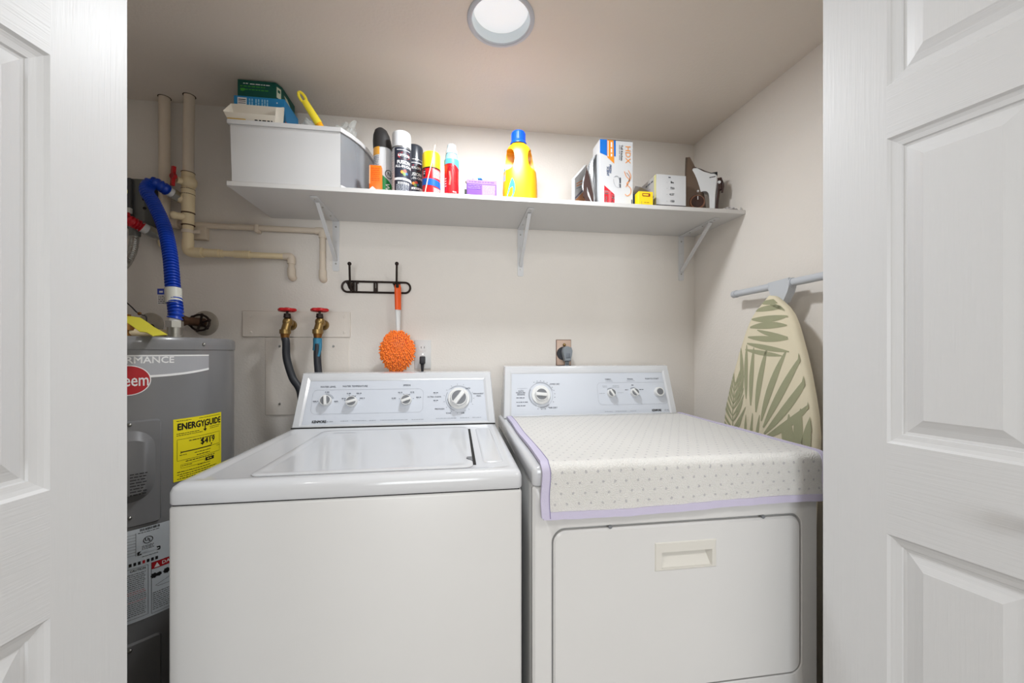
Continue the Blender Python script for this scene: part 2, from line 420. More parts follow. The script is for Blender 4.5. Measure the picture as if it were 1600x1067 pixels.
# ================================================================== WASHER AND DRYER
def console(o, x0, x1, yb, zb, yt_, zt, yback, taper, px_panel, mpanel):
    """sloped control console; returns the print mapper in the plane of its face"""
    P0 = Vector(((x0 + x1) / 2, yb, zb)); ey = Vector((0, yt_ - yb, zt - zb)); H = ey.length; ey.normalize()
    ex = Vector((1, 0, 0)); nn = ex.cross(ey)
    W2 = (x1 - x0) / 2
    def P(x, y, d=0.0): return P0 + ex * x + ey * y + nn * d
    mb = MB()
    tp = taper
    def wid(y): return W2 - tp * y / H
    # front frame: raised border with inner recess
    b = 0.020
    out = [(-wid(0), 0), (wid(0), 0), (wid(H), H), (-wid(H), H)]
    inn = [(-wid(0) + b * 1.1, 0.006), (wid(0) - b * 1.1, 0.006), (wid(H) - b, H - 0.016), (-wid(H) + b, H - 0.016)]
    in2 = [(-wid(0) + b * 1.1 + 0.007, 0.010), (wid(0) - b * 1.1 - 0.007, 0.010), (wid(H) - b - 0.007, H - 0.028), (-wid(H) + b + 0.007, H - 0.028)]
    L0 = [Vector((p[0] * 1.0 + P0.x, yback, P(0, p[1]).z)) for p in out]
    L1 = [P(p[0], p[1], -0.004) for p in out]
    L1b = [P(p[0] * 0.992, p[1] + (0.002 if p[1] < H / 2 else -0.003), 0.0) for p in out]
    L2 = [P(*p, 0.0) for p in inn]; L3 = [P(*p, -0.004) for p in in2]
    mb.ring([L0, L1, L1b, L2, L3], ENAMEL, True, False)
    mb.build('console', o, 28)
    MB().add([P(*p, -0.0045) for p in in2], [[0, 1, 2, 3]], mpanel).build('control_panel', o)
    dd = -0.0042
    fn = lambda x, y, d=0.0: P(x, y, dd + d)
    def at(px, py):
        q = atP(px, py, P(0, 0, dd), nn); r = q - P0
        return Vector((r.dot(ex), r.dot(ey)))
    return fn, at, P, dd, nn
def knob(o, P, dd, c, r, h, ang, double=True, name='knob', skirt=0.0):
    """dial with a raised bar grip and grey inlays"""
    M = Matrix.Translation(P(c[0], c[1], dd))
    ex = Vector((1, 0, 0)); nn = (P(0, 0, 1) - P(0, 0, 0)); ey = nn.cross(ex)
    B = Matrix((ex, ey, nn)).transposed().to_4x4(); M = M @ B @ Matrix.Rotation(R(ang), 4, 'Z')
    mb = MB()
    if skirt: mb.lathe([(skirt, 0), (skirt, 0.004), (skirt - 0.002, 0.006), (r, 0.006)], PLASTW, n=48, M=M)
    mb.lathe([(r, 0), (r * 0.97, h * 0.8), (r * 0.92, h * 0.9), (r * 0.86, h * 0.9), (0.0, h * 0.82)], PLASTW, n=32, M=M, cap=False)
    mb.box(-r * 0.24, r * 0.24, -r * 0.9, r * 0.9, h * 0.5, h * 1.12, PLASTW, r * 0.08, 2, M=M)
    k = mb.build(name, o)
    ml = MB()
    for sgn in (1, -1):
        a = math.asin(0.34)
        pts = [(0.84 * r * math.cos(t), 0.84 * r * math.sin(t)) for t in [-PI / 2 + a + (PI - 2 * a) * i / 12 for i in range(13)]]
        ml.add([M @ Vector((sgn * x, y, h * 0.905)) for x, y in pts], [list(range(13))], KGREY)
    ml.build('knob_inlay', k)

# ---- washer
WX0, WX1, WY0 = -0.547, 0.139, 0.826
o = thing('washing_machine', ((WX0 + WX1) / 2, 1.16, 0), 'white top load washing machine with closed lid beside the water heater', 'washing machine')
mb = MB().box(WX0, WX1, WY0, 1.49, 0.02, 0.8735, ENAMELF, 0.006, 3)
mb.build('cabinet', o)
for x in (WX0 + 0.06, WX1 - 0.06):
    for y in (WY0 + 0.06, 1.43): MB().cyl((x, y, 0), (x, y, 0.03), 0.02, RUBBER).build('foot', o)
MB().box(WX0 + 0.005, WX1 - 0.005, WY0 + 0.004, 1.485, 0.870, 0.880, DARK).build('seam_shade', o)  # dark strip standing in for the shade in the seam
# top pan: rounded slab with shallow tray and lid opening
tp = MB()
def loop(x0, x1, y0, y1, z, r, n=5): return [Vector((x, y, z)) for x, y in rrect(x0, x1, y0, y1, r, n)]
a, b_, c_, d_ = WX0 - 0.001, WX1 + 0.001, WY0 - 0.002, 1.49
L = [loop(a + .002, b_ - .002, c_ + .002, d_, 0.8765, 0.01), loop(a, b_, c_, d_, 0.880, 0.012), loop(a, b_, c_, d_, 0.900, 0.012),
     loop(a + .003, b_ - .003, c_ + .003, d_ - .003, 0.9095, 0.012), loop(a + .010, b_ - .010, c_ + .010, d_ - .01, 0.9155, 0.014), loop(a + .018, b_ - .018, c_ + .018, d_ - .015, 0.9165, 0.016),
     loop(a + .028, b_ - .006 - .018, c_ + .026, 1.345, 0.9165, 0.018), loop(a + .036, b_ - .03, c_ + .033, 1.340, 0.9135, 0.018)]
tp.ring(L, ENAMEL, True, True)
tp.build('top_panel', o, 40)
lid = MB()
lx0, lx1, ly0, ly1 = -0.425, 0.036, 0.862, 1.318
L = [loop(lx0, lx1, ly0, ly1, 0.9138, 0.02), loop(lx0, lx1, ly0, ly1, 0.916, 0.02), loop(lx0 + .003, lx1 - .003, ly0 + .003, ly1 - .003, 0.9175, 0.02), loop(lx0 + .014, lx1 - .014, ly0 + .014, ly1 - .014, 0.9175, 0.02),
     loop(lx0 + .022, lx1 - .020, ly0 + .022, ly1 - .022, 0.9158, 0.02)]
lid.ring(L, ENAMEL)
lido = lid.build('lid', o, 40)
MB().box(0.0365, 0.0435, 0.885, 1.30, 0.9132, 0.9142, DARK).build('lid_gap', o)
MB().prism([(0.036, 0.905, 0.9143), (0.036, 0.945, 0.9143), (0.024, 0.935, 0.9162), (0.022, 0.925, 0.9162)], (0, 0, 0.0035), KGREY).build('lid_latch', o)
L = [loop(0.060, 0.108, 0.90, 1.30, 0.9136, 0.012), loop(0.062, 0.106, 0.902, 1.298, 0.9155, 0.012), loop(0.066, 0.102, 0.906, 1.294, 0.9158, 0.010)]
MB().ring(L, ENAMEL).build('lid_hinge_cover', o, 40)
MB().text('KENMORE', 0.014, plane_fn((-0.35, 1.28, 0.9158), (1, 0, 0), (0, 1, 0)), INKL).build('embossed_name', lido)
fn, at, P, dd, nn = console(o, -0.541, 0.135, 1.368, 0.9185, 1.432, 1.097, 1.488, 0.012, None, PANELW)
MB().box(-0.540, 0.134, 1.362, 1.372, 0.9165, 0.9195, DARK).build('console_gap', o)
pr = MB()
def lab(pr, at, fn, s, px, py, size, m_=INK, bold=0.012, sx=1.0, al='CENTER'):
    c = at(px, py); pr.text(s, size, lambda x, y: fn(c.x + x, c.y + y, 0.0004), m_, al, sx, bold)
for s, px, py, z in (('WATER LEVEL', 513, 604.5, 0.0082), ('WATER TEMPERATURE', 555, 603.5, 0.0082), ('SPEEDS', 636, 602, 0.0082), ('ULTRA CLEAN', 678.5, 620, 0.0074), ('PREWASH', 687, 639, 0.0074), ('SOAK', 701, 645.5, 0.007), ('OFF', 723, 645.5, 0.007), ('PERMANENT', 747.5, 615, 0.0066), ('PRESS', 748, 618.6, 0.0066)):
    lab(pr, at, fn, s, px, py, z)
for s, px, py in (('MEDIUM', 512, 612.5), ('LOW', 493, 627), ('HIGH', 526, 627), ('WARM', 546, 614.5), ('WARM', 561, 614.3), ('COLD', 538, 622.5), ('HOT', 566, 622), ('SLOW', 626, 613), ('FAST', 645, 612.5), ('FAST', 616, 622), ('SLOW', 654, 620.5), ('LIGHT', 681, 613.5), ('HEAVY', 681, 625.5), ('NORMAL', 731, 606.5)):
    c = at(px, py); pr.dashes(c.x - 0.0085, c.x + 0.0085, c.y, 0.0026, lambda x, y: fn(x, y, 0.0004), INK, int(px)); pr.dashes(c.x - 0.007, c.x + 0.006, c.y - 0.0042, 0.0016, lambda x, y: fn(x, y, 0.0004), INKL, int(px) + 1)
lab(pr, at, fn, 'KENMORE', 498.5, 659.3, 0.0125, BLACK, 0.035, 0.78)
c = at(515, 658.8); pr.dashes(c.x - 0.012, c.x + 0.012, c.y, 0.0035, lambda x, y: fn(x, y, 0.0004), INKL, 3)
g0, g1 = at(486.5, 609.5), at(661, 646)
c0, c1 = at(489, 648), at(656, 604.5)
x0, x1 = at(487, 630).x, at(661, 625).x
y0, y1 = at(560, 645.8).y, at(560, 608.5).y
pr.line(rrect(x0, x1, y0, y1, 0.016, 6), 0.0008, lambda x, y: fn(x, y, 0.0004), INKL, True)
for xa, xb, yy, h in ((532, 544, 658, 0.0028), (550, 572, 657.4, 0.0028), (577, 587, 657, 0.0028), (594, 637, 656.5, 0.0028), (643, 662, 655.6, 0.0028), (681, 713, 653.7, 0.003), (719, 733, 652.8, 0.003), (738, 752, 652.2, 0.003)):
    q = at(xa, yy); r_ = at(xb, yy); pr.dashes(q.x, r_.x, q.y, h * 0.7, lambda x, y: fn(x, y, 0.0004), INKL, int(xa))
KB = at(717, 622.5)
for rr, a0, a1, m_, wd in ((0.046, -20, 130, INKL, 0.003), (0.046, 150, 250, INKL, 0.003), (0.0395, 180, 225, INK, 0.0012), (0.0395, 300, 390, INKL, 0.0012), (0.048, 95, 140, INKL, 0.001), (0.050, 255, 300, INKL, 0.001)):
    pr.line([(KB.x + p[0], KB.y + p[1]) for p in arc(0, 0, rr, a0, a1)], wd, lambda x, y: fn(x, y, 0.0004), m_)
for t in range(0, 360, 24):
    a_ = R(t); pr.line([(KB.x + 0.051 * math.cos(a_), KB.y + 0.051 * math.sin(a_)), (KB.x + 0.055 * math.cos(a_), KB.y + 0.055 * math.sin(a_))], 0.001, lambda x, y: fn(x, y, 0.0004), INK)
k1 = at(510, 626.5); pr.line([(k1.x + p[0], k1.y + p[1]) for p in arc(0, 0, 0.0225, 20, 100)], 0.006, lambda x, y: fn(x, y, 0.0004), INKL)
for px, py in ((550, 628), (635, 625.5)):
    k_ = at(px, py)
    pr.line([(k_.x + p[0], k_.y + p[1]) for p in arc(0, 0, 0.0215, 60, 120)], 0.0016, lambda x, y: fn(x, y, 0.0004), INK)
    for t in (15, 65, 115, 165):
        pr.line([(k_.x + q * math.cos(R(t)), k_.y + q * math.sin(R(t))) for q in (0.0225, 0.0265)], 0.0012, lambda x, y: fn(x, y, 0.0004), INK)
pr.build('lettering', o, 0)
for px, py, r_, h_, a_, sk in ((510, 626.5, 0.0185, 0.018, 8, 0), (550, 628, 0.0185, 0.018, -74, 0), (635, 625.5, 0.0185, 0.018, -70, 0), (717, 622.5, 0.030, 0.024, -38, 0.039)):
    knob(o, P, dd, at(px, py), r_, h_, a_, skirt=sk)

# ---- dryer
DX0, DX1, DY0 = 0.159, 0.845, 0.805
o = thing('clothes_dryer', ((DX0 + DX1) / 2, 1.14, 0), 'white front load clothes dryer with flat door and recessed handle', 'dryer')
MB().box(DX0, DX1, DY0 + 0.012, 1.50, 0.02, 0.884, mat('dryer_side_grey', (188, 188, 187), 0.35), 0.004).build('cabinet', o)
for x in (DX0 + 0.06, DX1 - 0.06):
    for y in (DY0 + 0.06, 1.43): MB().cyl((x, y, 0), (x, y, 0.03), 0.02, RUBBER).build('foot', o)
# front panel with a recess round the door
fp = MB()
def loopf(x0, x1, z0, z1, y, r, n=6): return [Vector((x, y, z)) for x, z in rrect(x0, x1, z0, z1, r, n)]
ddx0, ddx1, ddz0, ddz1 = 0.200, 0.800, 0.418, 0.793
L = [loopf(DX0, DX1, 0.02, 0.884, DY0 + 0.02, 0.004), loopf(DX0, DX1, 0.02, 0.884, DY0 + 0.005, 0.004), loopf(DX0 + .005, DX1 - .005, 0.025, 0.881, DY0, 0.006),
     loopf(ddx0 - 0.002, ddx1 + 0.002, ddz0 - 0.002, ddz1 + 0.002, DY0, 0.030), loopf(ddx0, ddx1, ddz0, ddz1, DY0 + 0.002, 0.029), loopf(ddx0, ddx1, ddz0, ddz1, DY0 + 0.020, 0.029)]
fp.ring(L, ENAMELF, False, True); fp.build('front_panel', o, 40)
g = 0.0035
hx0, hx1, hz0, hz1 = 0.432, 0.580, 0.686, 0.749
dr = MB()
L = [loopf(ddx0 + g, ddx1 - g, ddz0 + g, ddz1 - g * 1.6, DY0 + 0.018, 0.027), loopf(ddx0 + g, ddx1 - g, ddz0 + g, ddz1 - g * 1.6, DY0 + 0.002, 0.027), loopf(ddx0 + g + .004, ddx1 - g - .004, ddz0 + g + .004, ddz1 - g * 1.6 - .004, DY0 - 0.002, 0.024),
     loopf(hx0, hx1, hz0, hz1, DY0 - 0.002, 0.003), loopf(hx0, hx1, hz0, hz1, DY0 + 0.016, 0.003)]
dr.ring(L, ENAMELF, True, True); dro = dr.build('door', o, 40)
hd = MB()
yy = DY0 - 0.002
ho = [Vector(p) for p in ((hx0, yy, hz0), (hx1, yy, hz0), (hx1, yy, hz1), (hx0, yy, hz1))]
ho2 = [Vector(p) for p in ((hx0 + .002, yy - .002, hz0 + .002), (hx1 - .002, yy - .002, hz0 + .002), (hx1 - .002, yy - .002, hz1 - .002), (hx0 + .002, yy - .002, hz1 - .002))]
hi = [Vector(p) for p in ((hx0 + .016, yy - .002, hz0 + .004), (hx1 - .011, yy - .002, hz0 + .004), (hx1 - .011, yy - .002, hz1 - .022), (hx0 + .016, yy - .002, hz1 - .022))]
hbk = [Vector(p) for p in ((hx0 + .018, yy + .002, hz0 + .006), (hx1 - .013, yy + .002, hz0 + .006), (hx1 - .02, yy + .015, hz1 - .026), (hx0 + .024, yy + .015, hz1 - .026))]
hd.ring([ho, ho2, hi, hbk], CREAM, False, True); hd.build('handle', dro, 20)
for x in (0.330, 0.700):
    MB().cyl((x, DY0 + 0.004, ddz1 - 0.003), (x, DY0 - 0.001, ddz1 - 0.003), 0.0045, KGREY, n=10).build('door_catch', o)
MB().box(DX0 + 0.004, DX1 - 0.004, DY0 + 0.012, 1.49, 0.882, 0.889, DARK).build('seam_shade', o)  # dark slab drawn as the shade between cabinet and top
a, b_, c_, d_ = DX0 - 0.001, DX1 + 0.001, DY0 - 0.002, 1.50
tp = MB()
L = [loop(a + .002, b_ - .002, c_ + .002, d_, 0.8865, 0.01), loop(a, b_, c_, d_, 0.889, 0.012), loop(a, b_, c_, d_, 0.920, 0.012), loop(a + .002, b_ - .002, c_ + .002, d_ - .003, 0.9245, 0.012), loop(a + .006, b_ - .006, c_ + .006, d_ - .01, 0.9268, 0.014), loop(a + .02, b_ - .02, c_ + .02, d_ - .015, 0.927, 0.016)]
tp.ring(L, ENAMEL); tp.build('top_panel', o, 40)
fn, at, P, dd, nn = console(o, 0.168, 0.846, 1.397, 0.9285, 1.452, 1.1165, 1.498, 0.010, None, PANELW)
dm = MB(); pr = MB()
for s, px, py, z in (('TIMED DRY', 867, 600.2, 0.0075), ('AUTO', 814, 611, 0.0075), ('MOISTURE', 813.5, 613.8, 0.0075), ('SENSING', 814, 616.6, 0.0075), ('AIR DRY', 864.5, 637, 0.0085)):
    lab(dm, at, fn, s, px, py, z)
for s, px, py, z in (('FABRIC', 950, 592.7, 0.0075), ('SIGNAL', 984.5, 592.2, 0.0075), ('PUSH TO START', 1018.5, 591.7, 0.0078)):
    lab(pr, at, fn, s, px, py, z)
for s, px, py in (('LESS DRY', 814, 621.5), ('NORMAL DRY', 816, 628.3), ('MORE DRY', 815, 634), ('OFF', 979, 609), ('LOUD', 1002, 608.5), ('ON', 988, 601.7)):
    c = at(px, py); wd_ = 0.0022 * len(s); (dm if px < 900 else pr).dashes(c.x - wd_, c.x + wd_, c.y, 0.0026, lambda x, y: fn(x, y, 0.0004), INK, int(px))
for xa, xb, yy_, h in ((946, 957, 595.4, 0.0025), (979, 992, 595, 0.0025), (808, 824, 607, 0.002), (941, 948, 603, 0.0025), (942, 949, 605, 0.0025), (957, 967, 602.7, 0.0025), (957, 968, 605, 0.0025), (936, 945, 614.6, 0.0025), (965, 974, 613.6, 0.0025), (945, 957, 643, 0.0028), (962, 980, 642.5, 0.0028), (985, 994, 642, 0.0028)):
    q = at(xa, yy_); r_ = at(xb, yy_); (dm if xa < 900 else pr).dashes(q.x, r_.x, q.y, h * 0.7, lambda x, y: fn(x, y, 0.0004), INKL, int(xa))
lab(pr, at, fn, 'KENMORE', 1026, 641, 0.0115, BLACK, 0.035, 0.72)
c = at(1041, 640.5); pr.dashes(c.x - 0.008, c.x + 0.010, c.y, 0.0035, lambda x, y: fn(x, y, 0.0004), INKL, 3)
x0, x1 = at(934, 615).x, at(1042, 615).x; y0, y1 = at(990, 631.5).y, at(990, 597.4).y
pr.line(rrect(x0, x1, y0, y1, 0.016, 6), 0.0008, lambda x, y: fn(x, y, 0.0004), INKL, True)
KB = at(845, 617)
for rr, a0, a1, m_, wd in ((0.046, 0, 360, INKL, 0.0012), (0.044, 150, 245, INKL, 0.0055), (0.0485, 20, 110, INKL, 0.003), (0.047, 265, 310, INKL, 0.004)):
    dm.line([(KB.x + p[0], KB.y + p[1]) for p in arc(0, 0, rr, a0, a1)], wd, lambda x, y: fn(x, y, 0.0004), m_)
for t in list(range(-10, 130, 14)) + [255, 270, 285, 300, 330]:
    a_ = R(t); dm.rect(KB.x + 0.054 * math.cos(a_) - 0.0016, KB.x + 0.054 * math.cos(a_) + 0.0016, KB.y + 0.054 * math.sin(a_) - 0.001, KB.y + 0.054 * math.sin(a_) + 0.001, lambda x, y: fn(x, y, 0.0004), INK)
for px, py in ((954.5, 614.5), (990.5, 613.5)):
    k_ = at(px, py); pr.line([(k_.x + p[0], k_.y + p[1]) for p in arc(0, 0, 0.020, 40, 130)], 0.0014, lambda x, y: fn(x, y, 0.0004), INK)
dm.build('dial_markings', o, 0)
pr.build('lettering', o, 0)
for px, py, r_, h_, a_, sk in ((845, 617, 0.0245, 0.02, 84, 0.036), (954.5, 614.5, 0.016, 0.018, 30, 0), (990.5, 613.5, 0.016, 0.018, 38, 0)):
    knob(o, P, dd, at(px, py), r_, h_, a_, skirt=sk)
c = at(1028.5, 612.5)
ex = Vector((1, 0, 0)); ey = nn.cross(ex); M = Matrix.Translation(P(c.x, c.y, dd)) @ Matrix((ex, ey, nn)).transposed().to_4x4()
b_o = MB().lathe([(0.019, 0), (0.0185, 0.012), (0.017, 0.015), (0.0, 0.015)], PLASTW, n=32, M=M, cap=False).build('start_button', o)
MB().lathe([(0.0125, 0.0152), (0.0125, 0.0165), (0.0, 0.0168)], KGREY, n=32, M=M, cap=False).build('button_inlay', b_o)

# ---- towel mat on the dryer
tm = bpy.data.materials.new('white_towel_with_grey_specks'); tm.use_nodes = True
nt = tm.node_tree; b = nt.nodes['Principled BSDF']; b.inputs['Roughness'].default_value = 0.95; b.inputs['Sheen Weight'].default_value = 0.2
uvn = nt.nodes.new('ShaderNodeUVMap'); uvn.uv_map = 'UVMap'
def mth(op, a, b_=None):
    n_ = nt.nodes.new('ShaderNodeMath'); n_.operation = op
    for i, q in enumerate((a, b_)):
        if q is None: continue
        if isinstance(q, (int, float)): n_.inputs[i].default_value = q
        else: nt.links.new(q, n_.inputs[i])
    return n_.outputs[0]
sp = nt.nodes.new('ShaderNodeSeparateXYZ'); nt.links.new(uvn.outputs[0], sp.inputs[0])
u_ = mth('DIVIDE', sp.outputs[0], 0.026); v_ = mth('DIVIDE', sp.outputs[1], 0.021)
row = mth('FLOOR', v_); off = mth('MULTIPLY', mth('MODULO', row, 2.0), 0.5)
fu = mth('SUBTRACT', mth('FRACT', mth('ADD', u_, off)), 0.5); fv = mth('SUBTRACT', mth('FRACT', v_), 0.5)
nz = nt.nodes.new('ShaderNodeTexNoise'); nz.inputs['Scale'].default_value = 260; nt.links.new(uvn.outputs[0], nz.inputs['Vector'])
dist = mth('ADD', mth('SQRT', mth('ADD', mth('MULTIPLY', fu, fu), mth('MULTIPLY', mth('MULTIPLY', fv, fv), 0.6))), mth('MULTIPLY', mth('SUBTRACT', nz.outputs['Fac'], 0.5), 0.22))
msk = mth('LESS_THAN', dist, 0.10)
mx = nt.nodes.new('ShaderNodeMix'); mx.data_type = 'RGBA'; mx.inputs['A'].default_value = lin((216, 214, 211)); mx.inputs['B'].default_value = lin((184, 182, 184))
nt.links.new(msk, mx.inputs['Factor']); nt.links.new(mx.outputs['Result'], b.inputs['Base Color'])
n2 = nt.nodes.new('ShaderNodeTexNoise'); n2.inputs['Scale'].default_value = 420; nt.links.new(uvn.outputs[0], n2.inputs['Vector'])
bp = nt.nodes.new('ShaderNodeBump'); bp.inputs['Strength'].default_value = 0.9; bp.inputs['Distance'].default_value = 0.004
nt.links.new(n2.outputs['Fac'], bp.inputs['Height']); nt.links.new(bp.outputs[0], b.inputs['Normal'])
LILAC = mat('lilac_binding', (190, 184, 206), 0.9, bump=0.5, bscale=600)
LILACD = mat('lilac_thread', (120, 112, 150), 0.9)
tb, tf, tz = 1.390, DY0 - 0.006, 0.9285; TR = 0.012
prof = [(tb, tz)] + [(tb - (tb - tf - TR) * k / 14, tz) for k in range(1, 15)]
for k in range(1, 7):
    t = R(90 * k / 6); prof.append((tf + TR - TR * math.sin(t), tz - TR + TR * math.cos(t)))
for k in range(1, 9): prof.append((tf, tz - TR - 0.091 * k / 8))
dist_ = [0]
for i in range(1, len(prof)): dist_.append(dist_[-1] + math.hypot(prof[i][0] - prof[i - 1][0], prof[i][1] - prof[i - 1][1]))
TXA, TXB = 0.181, 0.853
NX = 48
def towel_pt(i, f, lift):
    y, z = prof[i]; x0 = TXA + 0.0014 * math.sin(i * 0.7) - 0.004 * (i / len(prof)); x1 = TXB
    x = x0 + (x1 - x0) * f
    wv = 0.0015 * math.sin(f * 23 + i * 0.5) + 0.001 * math.sin(f * 51)
    # normal of the profile
    a = prof[max(i - 1, 0)]; b2 = prof[min(i + 1, len(prof) - 1)]
    ty, tz_ = b2[0] - a[0], b2[1] - a[1]; l = math.hypot(ty, tz_); ny, nz_ = tz_ / l, -ty / l
    if nz_ < -0.1: ny, nz_ = -ny, -nz_
    if abs(nz_) < 0.1: ny = -1
    hang = max(0, (i - 20) / 8)
    zz = -0.004 * math.sin(f * 5.2 + 0.4) * hang
    L_ = lift + abs(wv) * (0.6 + hang)
    return Vector((x, y + ny * L_, z + nz_ * L_ + zz))
top = [[towel_pt(i, j / NX, 0.0075) for j in range(NX + 1)] for i in range(len(prof))]
bot = [[towel_pt(i, j / NX, 0.0012) for j in range(NX + 1)] for i in range(len(prof))]
tw = thing('towel_mat', (0.51, 1.1, 0.927), 'white speckled terry towel mat with lilac edging draped over the dryer', 'towel')
me = bpy.data.meshes.new('towel_cloth'); vs = []; fs = []; uvs = []
np_ = len(prof)
for G in (top, bot):
    for i in range(np_):
        for j in range(NX + 1): vs.append(tw.matrix_basis.inverted() @ G[i][j]); uvs.append((j / NX * (TXB - TXA), dist_[i]))
ix = lambda g, i, j: g * np_ * (NX + 1) + i * (NX + 1) + j
for i in range(np_ - 1):
    for j in range(NX):
        fs.append([ix(0, i, j), ix(0, i, j + 1), ix(0, i + 1, j + 1), ix(0, i + 1, j)]); fs.append([ix(1, i, j), ix(1, i + 1, j), ix(1, i + 1, j + 1), ix(1, i, j + 1)])
for i in range(np_ - 1):
    for j in (0, NX): fs.append([ix(0, i, j), ix(0, i + 1, j), ix(1, i + 1, j), ix(1, i, j)])
for j in range(NX):
    for i in (0, np_ - 1): fs.append([ix(0, i, j), ix(0, i, j + 1), ix(1, i, j + 1), ix(1, i, j)])
me.from_pydata([tuple(v) for v in vs], [], fs)
uvl = me.uv_layers.new(name='UVMap')
for lp in me.loops: uvl.data[lp.index].uv = uvs[lp.vertex_index]
me.materials.append(tm)
bm = bmesh.new(); bm.from_mesh(me); bmesh.ops.recalc_face_normals(bm, faces=bm.faces[:]); bm.to_mesh(me); bm.free()
me.polygons.foreach_set('use_smooth', [True] * len(me.polygons))
to = bpy.data.objects.new('towel_cloth', me); COL.objects.link(to); to.parent = tw
def strip(idx_pairs, th, m_, nm):
    mb = MB(); A = [p for p, q in idx_pairs]; B = [q for p, q in idx_pairs]
    n_ = len(A); mb.ring([[A[i], B[i], B[i] + th[i], A[i] + th[i]] for i in range(n_)], m_); return mb.build(nm, tw)
bw = 0.013
left = [(towel_pt(i, 0, 0.002) + Vector((-0.0035, 0, 0)), towel_pt(i, bw / 0.67, 0.002)) for i in range(np_)]
def thv(i, k=0.0075):
    return (towel_pt(i, 0.1, 1.0) - towel_pt(i, 0.1, 0.0)) * k
strip(left, [thv(i) for i in range(np_)], LILAC, 'edging')
strip([(towel_pt(i, bw / 0.67, 0.002), towel_pt(i, (bw + 0.0016) / 0.67, 0.002)) for i in range(np_)], [thv(i, 0.0078) for i in range(np_)], LILACD, 'edging_seam')
strip([(towel_pt(i, 1 - bw / 0.67, 0.002), towel_pt(i, 1, 0.002) + Vector((0.001, 0, 0))) for i in range(np_)], [thv(i) for i in range(np_)], LILAC, 'edging')
lo = np_ - 1
strip([(towel_pt(lo, j / NX, 0.002) + Vector((0, 0, -0.003)), towel_pt(lo, j / NX, 0.002) + Vector((0, 0, bw))) for j in range(NX + 1)], [Vector((0, -0.0075, 0))] * (NX + 1), LILAC, 'edging')

# ================================================================== SHELF AND BRACKETS
SZ = 1.722; SY0 = 1.365
single(MB().box(-0.735, 1.1105, SY0, YW, SZ - 0.016, SZ, SHELFW, 0.0012, 1), 'wall_shelf', (0.19, YW, SZ - 0.016), 'long white melamine board shelf on metal brackets along the back wall', 'shelf')
BRK = mat('white_bracket_enamel', (218, 218, 219), 0.35)
def bracket(x, label, tilt):
    zt = SZ - 0.0165
    o = thing('shelf_bracket', (x, YW, zt - 0.205), label, 'bracket', 'white shelf brackets')
    h = 0.2055; l = 0.255; wd = 0.013
    pl = MB(); pts = rrect(x - wd, x + wd, zt - h, zt, 0.006, 4)
    pl.prism([(p[0], YW - 0.0005, p[1]) for p in pts], (0, -0.0028, 0), BRK); pl.build('wall_plate', o)
    ar = MB(); pts = rrect(x - wd, x + wd, YW - l, YW - 0.001, 0.006, 4)
    ar.prism([(p[0], p[1], zt - 0.0002) for p in pts], (0, 0, -0.0028), BRK); ar.build('arm', o)
    br = MB()
    a = Vector((x, YW - 0.006, zt - h * 0.80)); b2 = Vector((x, YW - l * 0.84, zt - 0.006))
    d = (b2 - a).normalized(); nrm = Vector((0, d.z, -d.y))
    # U-shaped brace channel
    for s_ in (-1, 1):
        br.prism([a + Vector((s_ * 0.0065, 0, 0)), b2 + Vector((s_ * 0.0065, 0, 0)), b2 + Vector((s_ * 0.0065, 0, 0)) + nrm * 0.006, a + Vector((s_ * 0.0065, 0, 0)) + nrm * 0.006], (-s_ * 0.0015, 0, 0), BRK)
    sgn = -nrm if nrm.z > 0 else nrm
    br.prism([a + Vector((-0.0065, 0, 0)) , a + Vector((0.0065, 0, 0)), b2 + Vector((0.0065, 0, 0)), b2 + Vector((-0.0065, 0, 0))], sgn * 0.0015, BRK)
    br.build('brace', o, 20)
    for z in (0.025, 0.082, 0.175):
        MB().cyl((x, YW - 0.003, zt - z), (x, YW - 0.0055, zt - z), 0.0038, STEEL if z != 0.082 else BRK, 0.003, 10).build('screw', o)
    for y in (0.07, 0.16, 0.235):
        MB().cyl((x, YW - y, zt - 0.003), (x, YW - y, zt - 0.005), 0.0036, STEEL, 0.003, 10).build('screw', o)
bracket(-0.489, 'white metal shelf bracket under the shelf next to the pipe ends', 0)
bracket(0.274, 'white metal shelf bracket under the shelf below the yellow detergent bottle', 0)
bracket(1.028, 'white metal shelf bracket under the shelf beside the right wall corner', 0)

# ================================================================== WATER HEATER
HCX, HCY, HRR = -1.008, 1.35, 0.27
HZ = 1.212
def hang(px):
    r = ray(px, 0); d = Vector((r.x, r.y)).normalized(); c = Vector((HCX, HCY)); b_ = c.dot(d); disc = b_ * b_ - c.dot(c) + HRR * HRR
    t = b_ - math.sqrt(max(disc, 0)); q = d * t; return math.atan2(q.y - HCY, q.x - HCX), q
def hpt(px, py):
    a, q = hang(px); dep = q.x * _s + q.y * _c; return a, CZ + (HY - py) / F * dep
wh = thing('water_heater', (HCX, HCY, 0), 'dark grey cylindrical electric water heater with stickers in the corner', 'water heater')
MB().lathe([(0.0, 0.03), (HRR, 0.03), (HRR, 1.178), (0.0, 1.178)], HEATG, (HCX, HCY, 0), 96, cap=False).build('tank', wh)
MB().lathe([(HRR, 1.176), (HRR + 0.0025, 1.177), (HRR + 0.003, 1.19), (HRR + 0.002, 1.205), (HRR - 0.003, HZ), (HRR - 0.03, HZ + 0.001), (0.0, HZ + 0.004)], HEATG, (HCX, HCY, 0), 96, cap=False).build('top_cap', wh)
MB().lathe([(0.0, 0.0), (HRR - 0.02, 0.0), (HRR - 0.02, 0.032), (0, 0.032)], HEATD, (HCX, HCY, 0), 48, cap=False).build('base_ring', wh)
a, z = hpt(317, 537)
